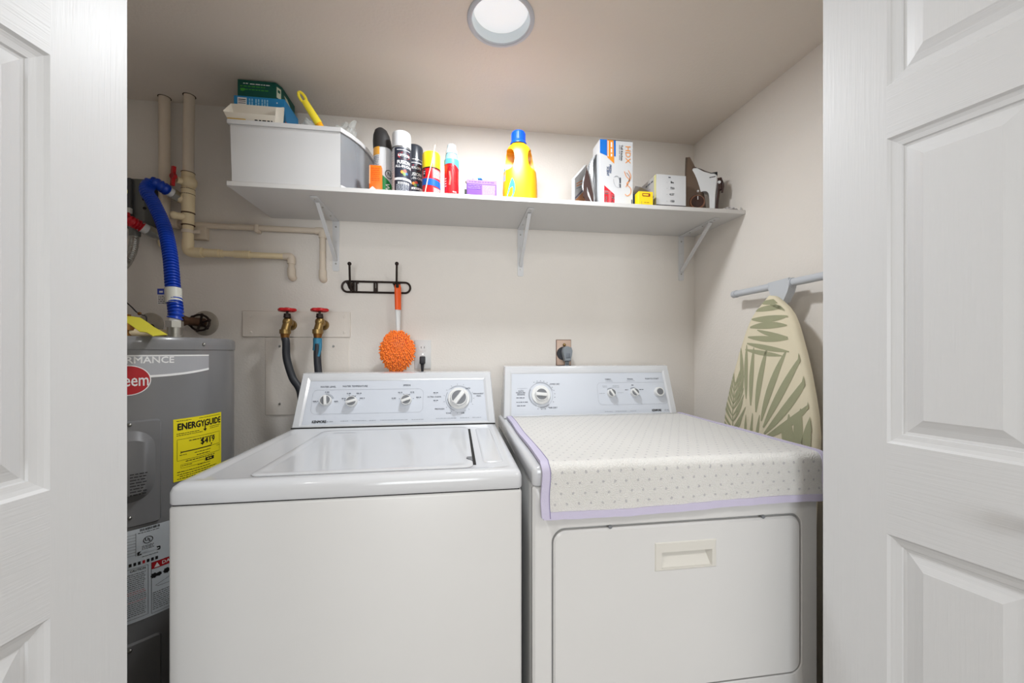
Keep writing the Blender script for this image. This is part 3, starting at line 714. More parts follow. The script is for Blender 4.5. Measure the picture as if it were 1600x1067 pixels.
for aa in (a, a + 1.0, a - 1.2):
    MB().sphere((HCX + (HRR + 0.003) * math.cos(aa), HCY + (HRR + 0.003) * math.sin(aa), 1.193), 0.005, STEEL, 10).build('screw', wh)
a0, _ = hpt(201, 560)   # direction the front of the heater faces
def cpatch(mb, aA, aB, z0, z1, off, m_, rad=0.0, n=20):
    """curved sticker / plate"""
    r = HRR + off
    if rad == 0:
        L = [[Vector((HCX + r * math.cos(t), HCY + r * math.sin(t), zz)) for zz in (z0, z1)] for t in [aA + (aB - aA) * k / n for k in range(n + 1)]]
        mb.add([p for l in L for p in l], [[2 * k, 2 * k + 2, 2 * k + 3, 2 * k + 1] for k in range(n)], m_)
    return mb
def cplate(mb, aA, aB, z0, z1, th, rad, m_, inset=0.004, n=26, base=0.0):
    """raised curved plate with rounded corners, column by column"""
    wA = (aB - aA) * HRR
    cols = []
    for k in range(n + 1):
        x = wA * (1 - math.cos(PI * k / n)) / 2
        e = 0.0
        if x < rad: e = rad - math.sqrt(max(rad * rad - (rad - x) ** 2, 0))
        elif x > wA - rad: e = rad - math.sqrt(max(rad * rad - (x - wA + rad) ** 2, 0))
        t = aA + x / HRR
        hh = th * min(1.0, min(x, wA - x) / inset)
        def Q(z, h): return Vector((HCX + (HRR + base + h) * math.cos(t), HCY + (HRR + base + h) * math.sin(t), z))
        zz0, zz1 = z0 + e, z1 - e
        cols.append([Q(zz0, 0), Q(zz0 + inset, hh), Q(zz1 - inset, hh), Q(zz1, 0)])
    mb.ring(cols, m_, False, False, closed=False)
    return mb
# upper and lower access covers
aR, zt_ = hpt(252, 653); _, zb_ = hpt(252, 812)
aL = a0 - (aR - a0) * 1.05
mb = MB(); cplate(mb, aL, aR, zb_, zt_, 0.006, 0.012, HEATG)
uc = mb.build('access_cover', wh)
aR2, zt2 = hpt(243, 668); _, zb2 = hpt(243, 770)
mb = MB(); cplate(mb, a0 - (aR2 - a0), aR2, zb2 - 0.012, zt2, 0.020, 0.05, HEATG, 0.024, base=0.005); mb.build('cover_bulge', uc)
def scr(px, py, off, par):
    a_, z_ = hpt(px, py); MB().sphere((HCX + (HRR + off) * math.cos(a_), HCY + (HRR + off) * math.sin(a_), z_), 0.0048, STEEL, 10).build('screw', par)
scr(202.5, 663.5, 0.006, uc); scr(202.5, 808.5, 0.006, uc)
aR3, zt3 = hpt(252, 985)
mb = MB(); cplate(mb, a0 - (aR3 - a0) * 1.05, aR3, zt3 - 0.30, zt3, 0.006, 0.012, HEATG); lc = mb.build('access_cover', wh)
scr(203, 1015, 0.006, lc)
pf = MB()
for i in range(8): pf.dashes(-0.008, 0.022 - 0.002 * (i % 3), zb2 + 0.066 - 0.0075 * i, 0.0022, lambda x, y: Vector((HCX + (HRR + 0.0278) * math.cos(a0 + 0.035 + x / HRR), HCY + (HRR + 0.0278) * math.sin(a0 + 0.035 + x / HRR), y)), BLACK, 50 + i)
pf.build('embossed_text', uc)
# silver banner with PERFORMANCE
bn = MB()
aE, zbt = hpt(326, 554); _, zbb = hpt(326, 577); aM, zmm = hpt(236, 587)
fnh = cyl_fn((HCX, HCY), HRR, a0, 0.0)
W_E = (aE - a0) * HRR
xs = [-W_E + 2 * W_E * k / 40 for k in range(41)]
zlow = lambda x: zmm - 0.004 + (zbb - zmm + 0.004) * min(1, (abs(x) / W_E)) ** 2.2
def band(f0, f1, off, m_):
    mb_ = bn; L = [[fnh(x, f0(x), off), fnh(x, f1(x), off)] for x in xs]
    mb_.add([p for l in L for p in l], [[2 * k, 2 * k + 2, 2 * k + 3, 2 * k + 1] for k in range(40)], m_)
band(zlow, lambda x: zbt, 0.0, SILV); band(lambda x: zlow(x) - 0.001, lambda x: zlow(x) + 0.005, 0.0002, WHITEI); band(lambda x: zbt - 0.0035, lambda x: zbt, 0.0002, WHITEI)
aT, zT = hpt(272, 562)
bn.text('PERFORMANCE', 0.0245, lambda x, y: fnh((aT - a0) * HRR + x, zT - 0.0005 + y, 0.0004), WHITEI, 'RIGHT', 1.0, 0.022)
bn.build('brand_banner', wh, 0)
ov = MB()
aO, zO = hpt(236, 594); aOc, zOc = hpt(200, 594.5)
ow = (aO - aOc) * HRR; oh = 0.0395
fo = cyl_fn((HCX, HCY), HRR, aOc, zOc)
el = lambda s_: [(ow * s_ * math.cos(2 * PI * k / 40), (oh - (1 - s_) * ow) * math.sin(2 * PI * k / 40)) for k in range(40)]
def disc(pts, off, m_):   # fan in vertical strips keeps to the curve
    n_ = len(pts) // 2; L = []
    for k in range(n_ + 1):
        x, y = pts[k % len(pts)]; L += [fo(x, y, off), fo(x, -y, off)]
    ov.add(L, [[2 * k, 2 * k + 2, 2 * k + 3, 2 * k + 1] for k in range(n_)], m_)
disc(el(1.0), 0.0008, WHITEI); disc(el(0.95), 0.0010, REDI)
ov.text('Rheem', 0.046, lambda x, y: fo(x, y - 0.001, 0.0015), WHITEI, 'CENTER', 0.62, 0.008)
ov.build('logo_badge', wh, 0)
# energy label
eg = MB()
aA, zA = hpt(270.5, 655.5); aB, zB = hpt(345, 643.5); zl = zA - 0.19
zc = (zA + zB) / 2
fe = cyl_fn((HCX, HCY), HRR, aA, zc); EW = (aB - aA) * HRR; EH = 0.175
eg.rect(0, EW, -EH, 0, lambda x, y: fe(x, y, 0.0004), YEL, 14)
fe2 = lambda x, y: fe(x, y, 0.0008)
eg.text('ENERGY', 0.026, lambda x, y: fe2(EW * 0.06 + x, -0.0235 + y), BLACK, 'LEFT', 0.70 * EW / 0.135, 0.035)
eg.text('GUIDE', 0.026, lambda x, y: fe2(EW * 0.97 + x, -0.0235 + y), BLACK, 'RIGHT', 0.72 * EW / 0.135, 0.035)
cxm = EW * 0.575
eg.line([(cxm, -0.017), (cxm, -0.042)], 0.0035, fe2, BLACK); eg.poly([(cxm - 0.006, -0.040), (cxm, -0.048), (cxm + 0.006, -0.040)], fe2, BLACK)
eg.line([(EW * .06, -0.058), (EW * .94, -0.058), (EW * .94, -0.118), (EW * .06, -0.118)], 0.0009, fe2, BLACK, True)
eg.text('$419', 0.023, lambda x, y: fe2(EW * 0.64 + x, -0.0765 + y), BLACK, 'CENTER', 1.05, 0.03)
eg.line([(EW * .12, -0.095), (EW * .72, -0.095)], 0.0028, fe2, BLACK); eg.line([(EW * .72, -0.095), (EW * .92, -0.095)], 0.001, fe2, BLACK)
eg.poly([(EW * .72 - 0.003, -0.087), (EW * .72, -0.094), (EW * .72 + 0.003, -0.087)], fe2, BLACK); eg.line([(EW * .12, -0.092), (EW * .12, -0.099)], 0.0012, fe2, BLACK)
for i, (xa, xb, yy_, h) in enumerate(((.05, .3, -.006, .0018), (.45, .95, -.006, .0018), (.05, .45, -.042, .002), (.05, .52, -.047, .002), (.68, .95, -.037, .002), (.68, .92, -.042, .002), (.26, .8, -.066, .003), (.1, .22, -.103, .002), (.36, .7, -.104, .0022), (.86, .95, -.1, .002), (.4, .68, -.112, .0026), (.2, .8, -.123, .0028), (.14, .32, -.134, .002), (.42, .7, -.142, .002), (.06, .7, -.150, .0024), (.06, .85, -.157, .0024), (.1, .7, -.163, .0024), (.06, .6, -.169, .0024))):
    eg.dashes(EW * xa, EW * xb, yy_, h * 0.8, fe2, BLACK, 70 + i)
eg.rect(EW * .58, EW * .78, -.137, -.127, fe2, BLACK); eg.dashes(EW * .62, EW * .74, -.132, 0.003, lambda x, y: fe(x, y, 0.0010), YEL, 4)
eg.line([(EW * .12, -.130), (EW * .56, -.130), (EW * .56, -.140), (EW * .12, -.140)], 0.0007, fe2, BLACK, True)
eg.build('energy_label', wh, 0)
# white rating and warning sheet
ws = MB()
aW0, zW0 = hpt(200, 830); aW1, zW1 = hpt(262, 815); zWb = hpt(200, 976)[1]
WWd = (aW1 - aW0) * HRR
fw = cyl_fn((HCX, HCY), HRR, aW0, zW0)
WH = zW0 - zWb
SHEET = mat('label_sheet', (206, 212, 218), 0.4)
ws.rect(-WWd * 1.0, WWd * 1.35, -WH, 0.0, lambda x, y: fw(x, y, 0.0004), SHEET, 22)
fw2 = lambda x, y: fw(x, y, 0.0008)
U = WWd / 60.0          # metres per pixel across the sheet
def sy(py): return -WH * (py - 828.0) / (974.0 - 828.0)
rnd = random.Random(5)
x_ = 17 * U
while x_ < 46 * U:
    wd = rnd.uniform(0.5, 1.6) * U; ws.rect(x_, x_ + wd, sy(833), sy(829), fw2, BLACK); x_ += wd + rnd.uniform(0.4, 1.2) * U
ws.dashes(14 * U, 46 * U, sy(835.5), 0.0016, fw2, BLACK, 9)
ws.line([(11 * U, sy(834)), (11 * U, sy(871))], 0.0007, fw2, BLACK)
for i in range(8): ws.line([(-20 * U, sy(836 + 4.6 * i)), (11 * U, sy(836 + 4.6 * i))], 0.0006, fw2, BLACK)
ce = (29 * U, sy(849)); ws.line([(ce[0] + 0.0092 * math.cos(2 * PI * k / 28), ce[1] + 0.0085 * math.sin(2 * PI * k / 28)) for k in range(28)], 0.0016, fw2, BLACK, True)
ws.text('U', 0.0105, lambda x, y: fw2(ce[0] - 0.0028 + x, ce[1] + 0.0012 + y), BLACK, bold=0.03); ws.text('L', 0.0105, lambda x, y: fw2(ce[0] + 0.0034 + x, ce[1] - 0.0012 + y), BLACK, bold=0.03)
for k in range(3): ws.dashes(20 * U, 38 * U, sy(857.5 + 2.4 * k), 0.0014, fw2, BLACK, 30 + k)
bar = rrect(13 * U, 48 * U, sy(870.5), sy(864.5), 0.0025, 3)
ws.poly(bar, fw2, BLACK); ws.text('AHRI', 0.0075, lambda x, y: fw(16 * U + x, sy(867.5) + y, 0.0011), SHEET, 'LEFT', 1.0, 0.03); ws.dashes(30 * U, 46 * U, sy(867.5), 0.0028, lambda x, y: fw(x, y, 0.0011), SHEET, 6)
ws.dashes(20 * U, 44 * U, sy(874), 0.0012, fw2, BLACK, 77)
for i in range(9): ws.rect((-12 + 6.5 * i) * U, (-8 + 6.5 * i) * U, sy(885), sy(880), fw2, BLACK if i != 5 else REDI)
ws.line([(-30 * U, sy(889)), (29 * U, sy(889)), (29 * U, sy(968)), (-30 * U, sy(968))], 0.0007, fw2, BLACK, True)
ws.text('CAUTION', 0.0075, lambda x, y: fw2(14 * U + x, sy(892.5) + y), BLACK, 'CENTER', 0.9, 0.02)
for i in range(22): ws.dashes(-28 * U, (27 - 4 * rnd.random()) * U, sy(898 + 3.1 * i), 0.0014, fw2, REDI if i in (9, 10, 14) else BLACK, 100 + i)
ws.line([(34 * U, sy(888)), (80 * U, sy(888)), (80 * U, sy(970)), (34 * U, sy(970))], 0.0008, fw2, BLACK, True)
ws.rect(34 * U, 80 * U, sy(899), sy(888), fw2, REDI, 6)
ws.poly([(38 * U, sy(897.5)), (47 * U, sy(897.5)), (42.5 * U, sy(890))], lambda x, y: fw(x, y, 0.0011), WHITEI)
ws.text('DANGER', 0.0125, lambda x, y: fw(50 * U + x, sy(893.5) + y, 0.0011), WHITEI, 'LEFT', 1.0, 0.02)
for k, (qx, qy, rr) in enumerate(((38, 910, 0.0075), (46, 910, 0.006), (58, 909, 0.008), (68, 908, 0.006))):
    ws.poly([(qx * U + rr * (0.8 + 0.2 * (j % 2)) * math.cos(2 * PI * j / 14), sy(qy) + rr * (0.8 + 0.2 * (j % 2)) * math.sin(2 * PI * j / 14)) for j in range(14)], fw2, BLACK)
ws.line([(80 * U, sy(915)), (40 * U, sy(927)), (44 * U, sy(929)), (80 * U, sy(930))], 0.0008, fw2, BLACK)
for k in range(3): ws.line([(66 * U, sy(921 + 2.5 * k)), (76 * U, sy(919 + 2.5 * k))], 0.0012, fw2, BLACK)
for i in range(9): ws.dashes(36 * U, 78 * U, sy(938 + 3.3 * i), 0.0016, fw2, BLACK, 140 + i)
ws.build('warning_sheet', wh, 0)
# nipples and relief valve on top
NC = Vector((-0.648 * 1.37, 1.37, HZ)); NH = Vector((-1.12, 1.30, HZ))
for q in (NC, NH):
    mb = MB().cyl(q, q + Vector((0, 0, 0.012)), 0.022, STEEL).cyl(q + Vector((0, 0, 0.004)), q + Vector((0, 0, 0.04)), 0.0165, STEEL); mb.build('nipple', wh)
rv = Vector((-1.02, 1.36, HZ))
rvm = MB().cyl(rv, rv + Vector((0, 0, 0.03)), 0.018, COPPER, 0.016).cyl(rv + Vector((0, 0, 0.026)), rv + Vector((0, 0, 0.05)), 0.024, COPPER, 0.022, 16).cyl(rv + Vector((0, 0, 0.05)), rv + Vector((0, 0, 0.075)), 0.016, COPPER, 0.014)
rvm.cyl(rv + Vector((0.0, 0, 0.02)), rv + Vector((0.085, 0.05, 0.018)), 0.013, CPVC)
rvm.build('relief_valve', wh)

# hoses (things connected to the heater)
hb = thing('blue_water_hose', NC, 'corrugated blue flexible water hose rising from the water heater to the pipe valve', 'hose')
pts = [NC + Vector((0, 0, 0.062)), (NC.x + 0.0, NC.y + 0.005, 1.30)]
for px, py, Y in ((270, 446, 1.40), (266, 400, 1.43), (257, 356, 1.47), (240, 317, 1.51), (229, 298, 1.53), (237, 286, 1.55), (250, 290, 1.555), (260, 296.5, 1.575), (263, 298.5, 1.581)):
    pts.append(atY(px, py, Y))
MB().corr(pts, 0.0182, 0.0026, 0.0105, BLUEH).build('hose_sleeve', hb, 60)
MB().cyl(NC + Vector((0, 0, 0.014)), NC + Vector((0, 0, 0.044)), 0.019, STEEL).cyl(NC + Vector((0, 0, 0.036)), NC + Vector((0, 0, 0.056)), 0.023, STEEL, n=6).cyl(NC + Vector((0, 0, 0.054)), NC + Vector((0, 0, 0.066)), 0.016, WHITEI).build('hose_nut', hb, 20)
e0, e1 = atY(264.5, 299.5, 1.583), atY(279, 308.5, 1.611); dv = (e1 - e0).normalized()
MB().cyl(e0 - dv * 0.004, e0 + dv * 0.010, 0.0165, PLASTW).cyl(e0 + dv * 0.009, e0 + dv * 0.030, 0.0205, STEEL, n=6).cyl(e0 + dv * 0.028, e0 + dv * 0.042, 0.018, STEEL).build('hose_nut', hb, 20)
c0, c1 = atY(271.5, 474, 1.385), atY(270.5, 451, 1.392)
MB().cyl(c0, c1, 0.0222, mat('clear_sleeve', (206, 206, 196), 0.25)).build('tag_sleeve', hb)
tg = MB(); q0 = atY(246, 451, 1.385); q1 = atY(264, 451, 1.372); q2 = atY(264, 475, 1.372); q3 = atY(246, 475, 1.385)
tg.add([q0, q1, q2, q3], [[0, 1, 2, 3]], WHITEI)
tg.add([v + Vector((0, -0.0006, 0)) for v in (q0, q1, q1.lerp(q2, 0.38), q0.lerp(q3, 0.38))], [[0, 1, 2, 3]], BLUEH)
ftg = plane_fn((q0 + q1) / 2 + Vector((0, -0.0008, 0)), q1 - q0, (0, 0, 1))
tg.dashes(-0.014, 0.016, -0.010, 0.006, ftg, WHITEI, 3)
for i in range(5): tg.dashes(-0.017, 0.016, -0.024 - 0.0055 * i, 0.0022, ftg, BLACK, 200 + i)
tg.build('hose_tag', hb, 0)
hr_ = thing('red_water_hose', NH, 'corrugated red flexible water hose from the water heater to the left pipe', 'hose')
pts = [NH + Vector((0, 0, 0.05)), NH + Vector((-0.01, 0.02, 0.22)), NH + Vector((-0.03, 0.08, 0.38)), atY(186, 335, 1.52), atY(203, 345, 1.55), atY(215, 351, 1.57), atY(222, 355, 1.58)]
MB().corr(pts, 0.0168, 0.0026, 0.0105, REDHOSE).build('hose_sleeve', hr_, 60)
MB().cyl(NH + Vector((0, 0, 0.014)), NH + Vector((0, 0, 0.056)), 0.021, STEEL, n=6).build('hose_nut', hr_, 20)
e0 = atY(222, 355, 1.58); e1 = atY(246, 367.5, 1.625); dv = (e1 - e0).normalized()
MB().cyl(e0 - dv * 0.006, e0 + dv * 0.016, 0.018, PLASTW).cyl(e0 + dv * 0.014, e0 + dv * 0.040, 0.021, STEEL, n=6).cyl(e0 + dv * 0.038, e0 + dv * 0.056, 0.017, STEEL).build('hose_nut', hr_, 20)

# yellow tag lying on the heater
yt_m = mat('yellow_tag_paper', (226, 216, 70), 0.6)
mb = MB(); cols = []
for k, (px, py, Y) in enumerate(((196, 494, 1.25), (206, 494, 1.25), (219, 496, 1.24), (230, 503, 1.22), (241, 511, 1.19), (252, 517, 1.16), (262, 522.5, 1.13))):
    p = atY(px, py, Y); wv = 0.022 - 0.0025 * k if k > 3 else 0.022
    cols.append([p + Vector((0.0, 0, 0)), p + Vector((-0.014, -0.03, -0.014 if k < 5 else -0.005)) ])
mb.add([q for c in cols for q in c], [[2 * i, 2 * i + 2, 2 * i + 3, 2 * i + 1] for i in range(len(cols) - 1)], yt_m)
vs2 = [q + Vector((0, 0, -0.0012)) for q in mb.v]; nv = len(vs2); mb.add(vs2, [f[:] for f in mb.f], yt_m)
single(mb, 'yellow_tag', (HCX, 1.2, HZ + 0.002), 'curled yellow paper tag lying on top of the water heater', 'tag')
# wire over the heater
mb = MB().tube([atY(196, 471, 1.6), atY(206, 480, 1.58), atY(214, 488, 1.56), atY(222, 492, 1.52), atY(229, 497, 1.48), (-1.03, 1.45, HZ + 0.01)], 0.0022, RUBBER, 6).sphere(atY(218, 490, 1.54), 0.006, COPPER, 8)
single(mb, 'thin_wire', (-1.03, 1.45, HZ + 0.006), 'thin dark wire drooping behind the water heater', 'wire')

# ================================================================== PIPES ON THE BACK WALL
YP = 1.642
# pipe group 1 (hot): from ceiling, elbow to the right, then down into the wall
hp = thing('hot_water_pipe', (-1.093, YP, CEIL), 'painted pipe dropping from the ceiling where the red hose joins', 'pipe')
xA = atY(257, 200, YP).x
MB().cyl((xA, YP, CEIL), (xA, YP, 1.60), 0.0175, PAINTP).build('riser', hp)
zH = atY(330, 354.5, 1.65).z
q = [(xA, YP, zH + 0.006), (xA + 0.035, 1.652, zH + 0.006), (-0.53 - 0.006, 1.656, atY(500, 361, 1.656).z)]
MB().cyl(q[0], q[1], 0.0165, PAINTP).cyl(q[1], q[2], 0.0112, PAINTP).build('branch', hp)
pe = Vector((atY(504, 361, 1.656).x, 1.656, atY(500, 361, 1.656).z)); pd = Vector((pe.x, 1.656, atY(504, 430, 1.656).z))
MB().cyl(pe, pd, 0.0112, PAINTP).build('drop', hp)
MB().tube([pe + Vector((-0.026, 0, 0.0)), pe + Vector((-0.006, 0, 0)), pe + Vector((0, 0, -0.006)), pe + Vector((0, 0, -0.028))], 0.0142, PAINTP, 14).build('elbow', hp)
MB().tube([pd + Vector((0, 0, 0.02)), pd, pd + Vector((0, 0.004, -0.012)), pd + Vector((0, 0.018, -0.016))], 0.0142, PAINTP, 14).build('elbow', hp)
MB().cyl(q[1], Vector(q[1]) + Vector((0.012, 0, 0)), 0.0185, PAINTP).build('coupling', hp)
cpx = atY(403, 358, 1.655); MB().box(cpx.x - 0.008, cpx.x + 0.008, 1.638, YW, cpx.z - 0.016, cpx.z + 0.016, PAINTP, 0.004).build('pipe_clip', hp)
MB().cyl((xA, YP, 1.665), (xA, YP, 1.58), 0.0195, CPVC).sphere((xA, YP, 1.58), 0.0195, CPVC, 14).cyl((xA, YP, 1.607), Vector((xA - 0.006, YP - 0.012, 1.612)), 0.016, CPVC).build('tee', hp)
# pipe group 2 (cold): from ceiling through a valve, tee, elbow, then right and into the wall
YQ = 1.618
cp = thing('cold_water_pipe', (-1.02, YQ, CEIL), 'cream plastic pipe with red handled shutoff valve dropping from the ceiling', 'pipe')
xB = atY(294, 330, YQ).x
zv1, zv0 = atY(294, 270, YQ).z, atY(294, 303, YQ).z
MB().cyl((xB + 0.004, YQ, CEIL), (xB, YQ, zv1 - 0.005), 0.0172, PAINTP).build('riser', cp)
vb = MB().cyl((xB, YQ, zv1), (xB, YQ, zv1 - 0.028), 0.0205, CPVC).sphere((xB + 0.002, YQ, (zv1 + zv0) / 2 + 0.004), 0.0265, CPVC, 18, (1, 1, 1.05)).cyl((xB, YQ, zv0 + 0.02), (xB, YQ, zv0 - 0.01), 0.0215, CPVC).cyl((xB, YQ, (zv1 + zv0) / 2), (xB - 0.02, YQ - 0.03, (zv1 + zv0) / 2), 0.012, CPVC).build('valve_body', cp)
vh = MB(); vc = Vector((xB - 0.022, YQ - 0.036, (zv1 + zv0) / 2 + 0.008)); 
fv_ = plane_fn(vc, (0.8, -0.6, 0), (0.05, 0, 1), 0)
for pl in ([(-0.008, -0.034), (0.006, -0.036), (0.009, 0.034), (-0.007, 0.036)], [(-0.019, 0.004), (-0.012, -0.006), (0.014, -0.011), (0.021, -0.003), (0.012, 0.007), (-0.012, 0.011)]):
    vh.prism([fv_(*p) for p in pl], fv_(0, 0, 1) * 0 + (fv_(0, 0, 0.010) - fv_(0, 0, 0)), REDH)
vh.build('valve_handle', cp)
zt0, zt1 = atY(294, 303, YQ).z, atY(294, 333, YQ).z
MB().cyl((xB, YQ, zt0), (xB, YQ, zt1), 0.0205, CPVC).cyl((xB, YQ, zt0 - 0.03), atY(277, 308, 1.609), 0.0165, CPVC).build('tee', cp)
z2 = atY(294, 352, YQ).z
MB().cyl((xB, YQ, zt1 - 0.003), (xB, YQ, z2), 0.019, CPVC).cyl((xB, YQ, zt1 - 0.018), atY(272, 336, 1.585), 0.0125, CPVC).sphere(atY(272, 336, 1.585), 0.014, CPVC, 12).build('capped_tee', cp)
z3 = atY(294, 385, YQ).z
MB().cyl((xB, YQ, z2 - 0.002), (xB, YQ, z3), 0.0168, CPVC).build('drop', cp)
zE = atY(297, 394, YQ).z
MB().tube([(xB, YQ, zE + 0.045), (xB, YQ, zE + 0.012), (xB + 0.012, YQ, zE), (xB + 0.05, YQ, zE)], 0.0188, CPVC, 16).build('elbow', cp)
x2 = atY(455, 400, 1.648).x; zR = atY(450, 401, 1.648).z
MB().cyl((xB + 0.04, YQ, zE), (x2, 1.648, zR), 0.0112, CPVC).build('run', cp)
for f, r_, l_ in ((0.13, 0.0155, 0.025), (0.20, 0.0145, 0.012), (0.42, 0.0142, 0.018), (0.50, 0.0150, 0.012)):
    p = Vector((xB + 0.04, YQ, zE)).lerp(Vector((x2, 1.648, zR)), f); MB().cyl(p - Vector((l_, 0, 0)), p + Vector((l_, 0, 0)), r_, CPVC).build('coupling', cp)
pe = Vector((x2, 1.648, zR)); pd = Vector((x2, 1.650, atY(455, 427, 1.65).z))
MB().tube([pe + Vector((-0.026, 0, 0)), pe + Vector((-0.006, 0, 0)), pe + Vector((0, 0, -0.006)), pe + Vector((0, 0, -0.028))], 0.0145, PAINTP, 14).build('elbow', cp)
MB().cyl(pe, pd, 0.0112, PAINTP).build('drop', cp)
MB().tube([pd + Vector((0, 0, 0.02)), pd, pd + Vector((0, 0.004, -0.012)), pd + Vector((0, 0.016, -0.016))], 0.0145, PAINTP, 14).build('elbow', cp)
for zz in (zv1 - 0.001, zv0 - 0.004, zt1, z2, zv0 + 0.016):
    MB().lathe([(0.0175, -0.0011), (0.0216, -0.0011), (0.0216, 0.0011), (0.0175, 0.0011)], mat('pipe_cement', (96, 70, 48), 0.6), (xB, YQ, zz), 24).build('glue_ring', cp)
cl_ = MB().lathe([(0.0172, -0.006), (0.0196, -0.006), (0.0196, 0.006), (0.0172, 0.006)], PAINTP, (xB, YQ, atY(294, 362, YQ).z), 24); cl_.box(xB + 0.012, xB + 0.042, YQ - 0.004, YQ, atY(294, 362, YQ).z - 0.006, atY(294, 362, YQ).z + 0.006, PAINTP)
cl_.build('pipe_clamp', cp)
bx0, bx1 = atY(300, 352, 1.648), atY(322, 374, 1.648)
bk = thing('mounting_block', (bx0.x, YW, bx1.z), 'small painted wood block behind the pipe clamp on the back wall', 'block')
MB().box(bx0.x, bx1.x, 1.645, YW, bx1.z, bx0.z, PAINTP, 0.002).build('wood_block', bk)
MB().cyl((bx0.x + 0.020, 1.645, bx0.z - 0.025), (bx0.x + 0.020, 1.634, bx0.z - 0.025), 0.006, STEEL, 0.005, 8).build('screw', bk)
# dark rings painted as gap shadow where the pipes pass the ceiling
for x, yp_, par in ((xA, YP, hp), (xB + 0.004, YQ, cp)):
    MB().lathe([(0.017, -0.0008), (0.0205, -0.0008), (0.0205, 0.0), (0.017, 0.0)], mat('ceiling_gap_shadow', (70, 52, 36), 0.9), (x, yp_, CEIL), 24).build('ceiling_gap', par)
# wall escutcheons with cut-off fittings
def escut(px, py, rx, label, detail):
    c = atY(px, py, YW); o = thing('wall_escutcheon', c, label, 'escutcheon')
    Mx = Matrix.Translation(c) @ Matrix.Rotation(PI / 2, 4, 'X')
    MB().lathe([(0.0, 0.0), (rx, 0.0), (rx, 0.003), (rx * 0.9, 0.006), (0.0, 0.006)], mat('escutcheon_metal', (172, 164, 152), 0.45, metal=0.25, var=0.2, vscale=40), n=28, M=Mx, cap=False).build('plate', o)
    if detail:
        MB().cyl(c + Vector((-0.004, -0.004, 0.002)), c + Vector((-0.030, -0.075, 0.004)), 0.017, mat('rusty_metal', (84, 58, 40), 0.6, metal=0.4, var=0.4, vscale=90), 0.015).cyl(c + Vector((-0.030, -0.07, 0.004)), c + Vector((-0.034, -0.085, 0.004)), 0.020, MATS['rusty_metal'], 0.019, 8).build('pipe_stub', o)
        vm = MB()
        for k in range(6): vm.cyl(c + Vector((0, -0.03, 0.0)), c + Vector((0.034 * math.cos(k * PI / 3 + .3), -0.034, 0.030 * math.sin(k * PI / 3 + .3))), 0.004, IRONB, n=8).sphere(c + Vector((0.034 * math.cos(k * PI / 3 + .3), -0.034, 0.030 * math.sin(k * PI / 3 + .3))), 0.007, IRONB, 8)
        vm.tube([c + Vector((0.034 * math.cos(k * PI / 9), -0.034, 0.030 * math.sin(k * PI / 9))) for k in range(19)], 0.004, IRONB, 8, 2); vm.cyl(c + Vector((0, 0, 0)), c + Vector((0, -0.036, 0)), 0.008, IRONB, n=10)
        vm.build('valve_wheel', o)
    else: MB().cyl(c + Vector((0.005, 0, -0.01)), c + Vector((0.005, -0.03, -0.012)), 0.012, DARK, n=12).build('pipe_stub', o)
escut(321, 505, 0.048, 'round metal wall plate with a rusty valve stub above the water heater', True)
escut(236, 507, 0.045, 'round metal wall plate half hidden behind the yellow paper tag', False)
# electrical box and conduit
eb = thing('electrical_box', (-1.2, YW, 1.65), 'open grey metal electrical disconnect box on the back wall', 'electrical box')
b0, b1 = atY(180, 277, 1.60), atY(226, 352, 1.60)
MB().box(b0.x, b1.x, 1.60, YW, b1.z, b0.z, GREYB, 0.003).build('box', eb)
MB().box(b0.x - 0.01, b1.x - 0.035, 1.585, 1.60, b1.z + 0.02, b0.z - 0.004, HEATD, 0.003).build('cover', eb)
MB().cyl((b0.x + 0.028, 1.592, b0.z - 0.055), (b0.x + 0.028, 1.570, b0.z - 0.055), 0.026, mat('yellow_wire_nut', (222, 206, 60), 0.4), 0.018).build('wire_nut', eb)
MB().box(b0.x + 0.05, b0.x + 0.066, 1.575, 1.588, b0.z - 0.135, b0.z - 0.115, CREAM, 0.002).build('switch', eb)
for dx, dz in ((0.094, 0.075), (0.096, 0.108)): MB().cyl((b0.x + dx, 1.601, b0.z - dz), (b0.x + dx, 1.597, b0.z - dz), 0.005, DARK, n=10).build('screw_hole', eb)
cu = thing('flexible_conduit', (-1.17, 1.6, 1.6), 'grey flexible metal conduit hanging under the electrical box', 'conduit')
c0 = atY(211, 356, 1.60)
MB().corr([c0 + Vector((0, 0, -0.02)), atY(210, 375, 1.60), atY(207, 392, 1.59), atY(199, 408, 1.57), atY(186, 424, 1.52), (-1.2, 1.42, HZ + 0.04), (-1.19, 1.40, HZ + 0.006)], 0.0125, 0.0015, 0.0075, STEEL, 12).build('conduit_sleeve', cu, 60)
MB().cyl(c0 + Vector((0, 0, 0.012)), c0 + Vector((0, 0, -0.03)), 0.018, GREYB, 0.016).build('connector', cu)

# access panels
PANELP = mat('painted_access_panel', (229, 221, 212), 0.6, bump=0.25, bscale=130, bdist=0.002)
def panel(p0, p1, th, label, screws):
    a, b_ = atY(*p0, YW), atY(*p1, YW)
    o = thing('access_panel', (a.x, YW, b_.z), label, 'panel')
    MB().box(a.x, b_.x, YW - th, YW, b_.z, a.z, PANELP, 0.0015, 1).build('plate', o)
    for px, py in screws:
        c = atY(px, py, YW - th); MB().cyl(c, c + Vector((0, -0.003, 0)), 0.005, PANELP if py < 530 else STEEL, 0.0035, 10).build('screw', o)
panel((380, 485.5), (548, 527), 0.007, 'wide low painted panel behind the two red handled faucets', [(392, 494), (392, 519), (538, 495), (538, 519.5)])
panel((415, 527), (546, 646), 0.004, 'large painted panel on the back wall behind the washing machine hoses', [(437, 541), (521, 541), (437, 631)])

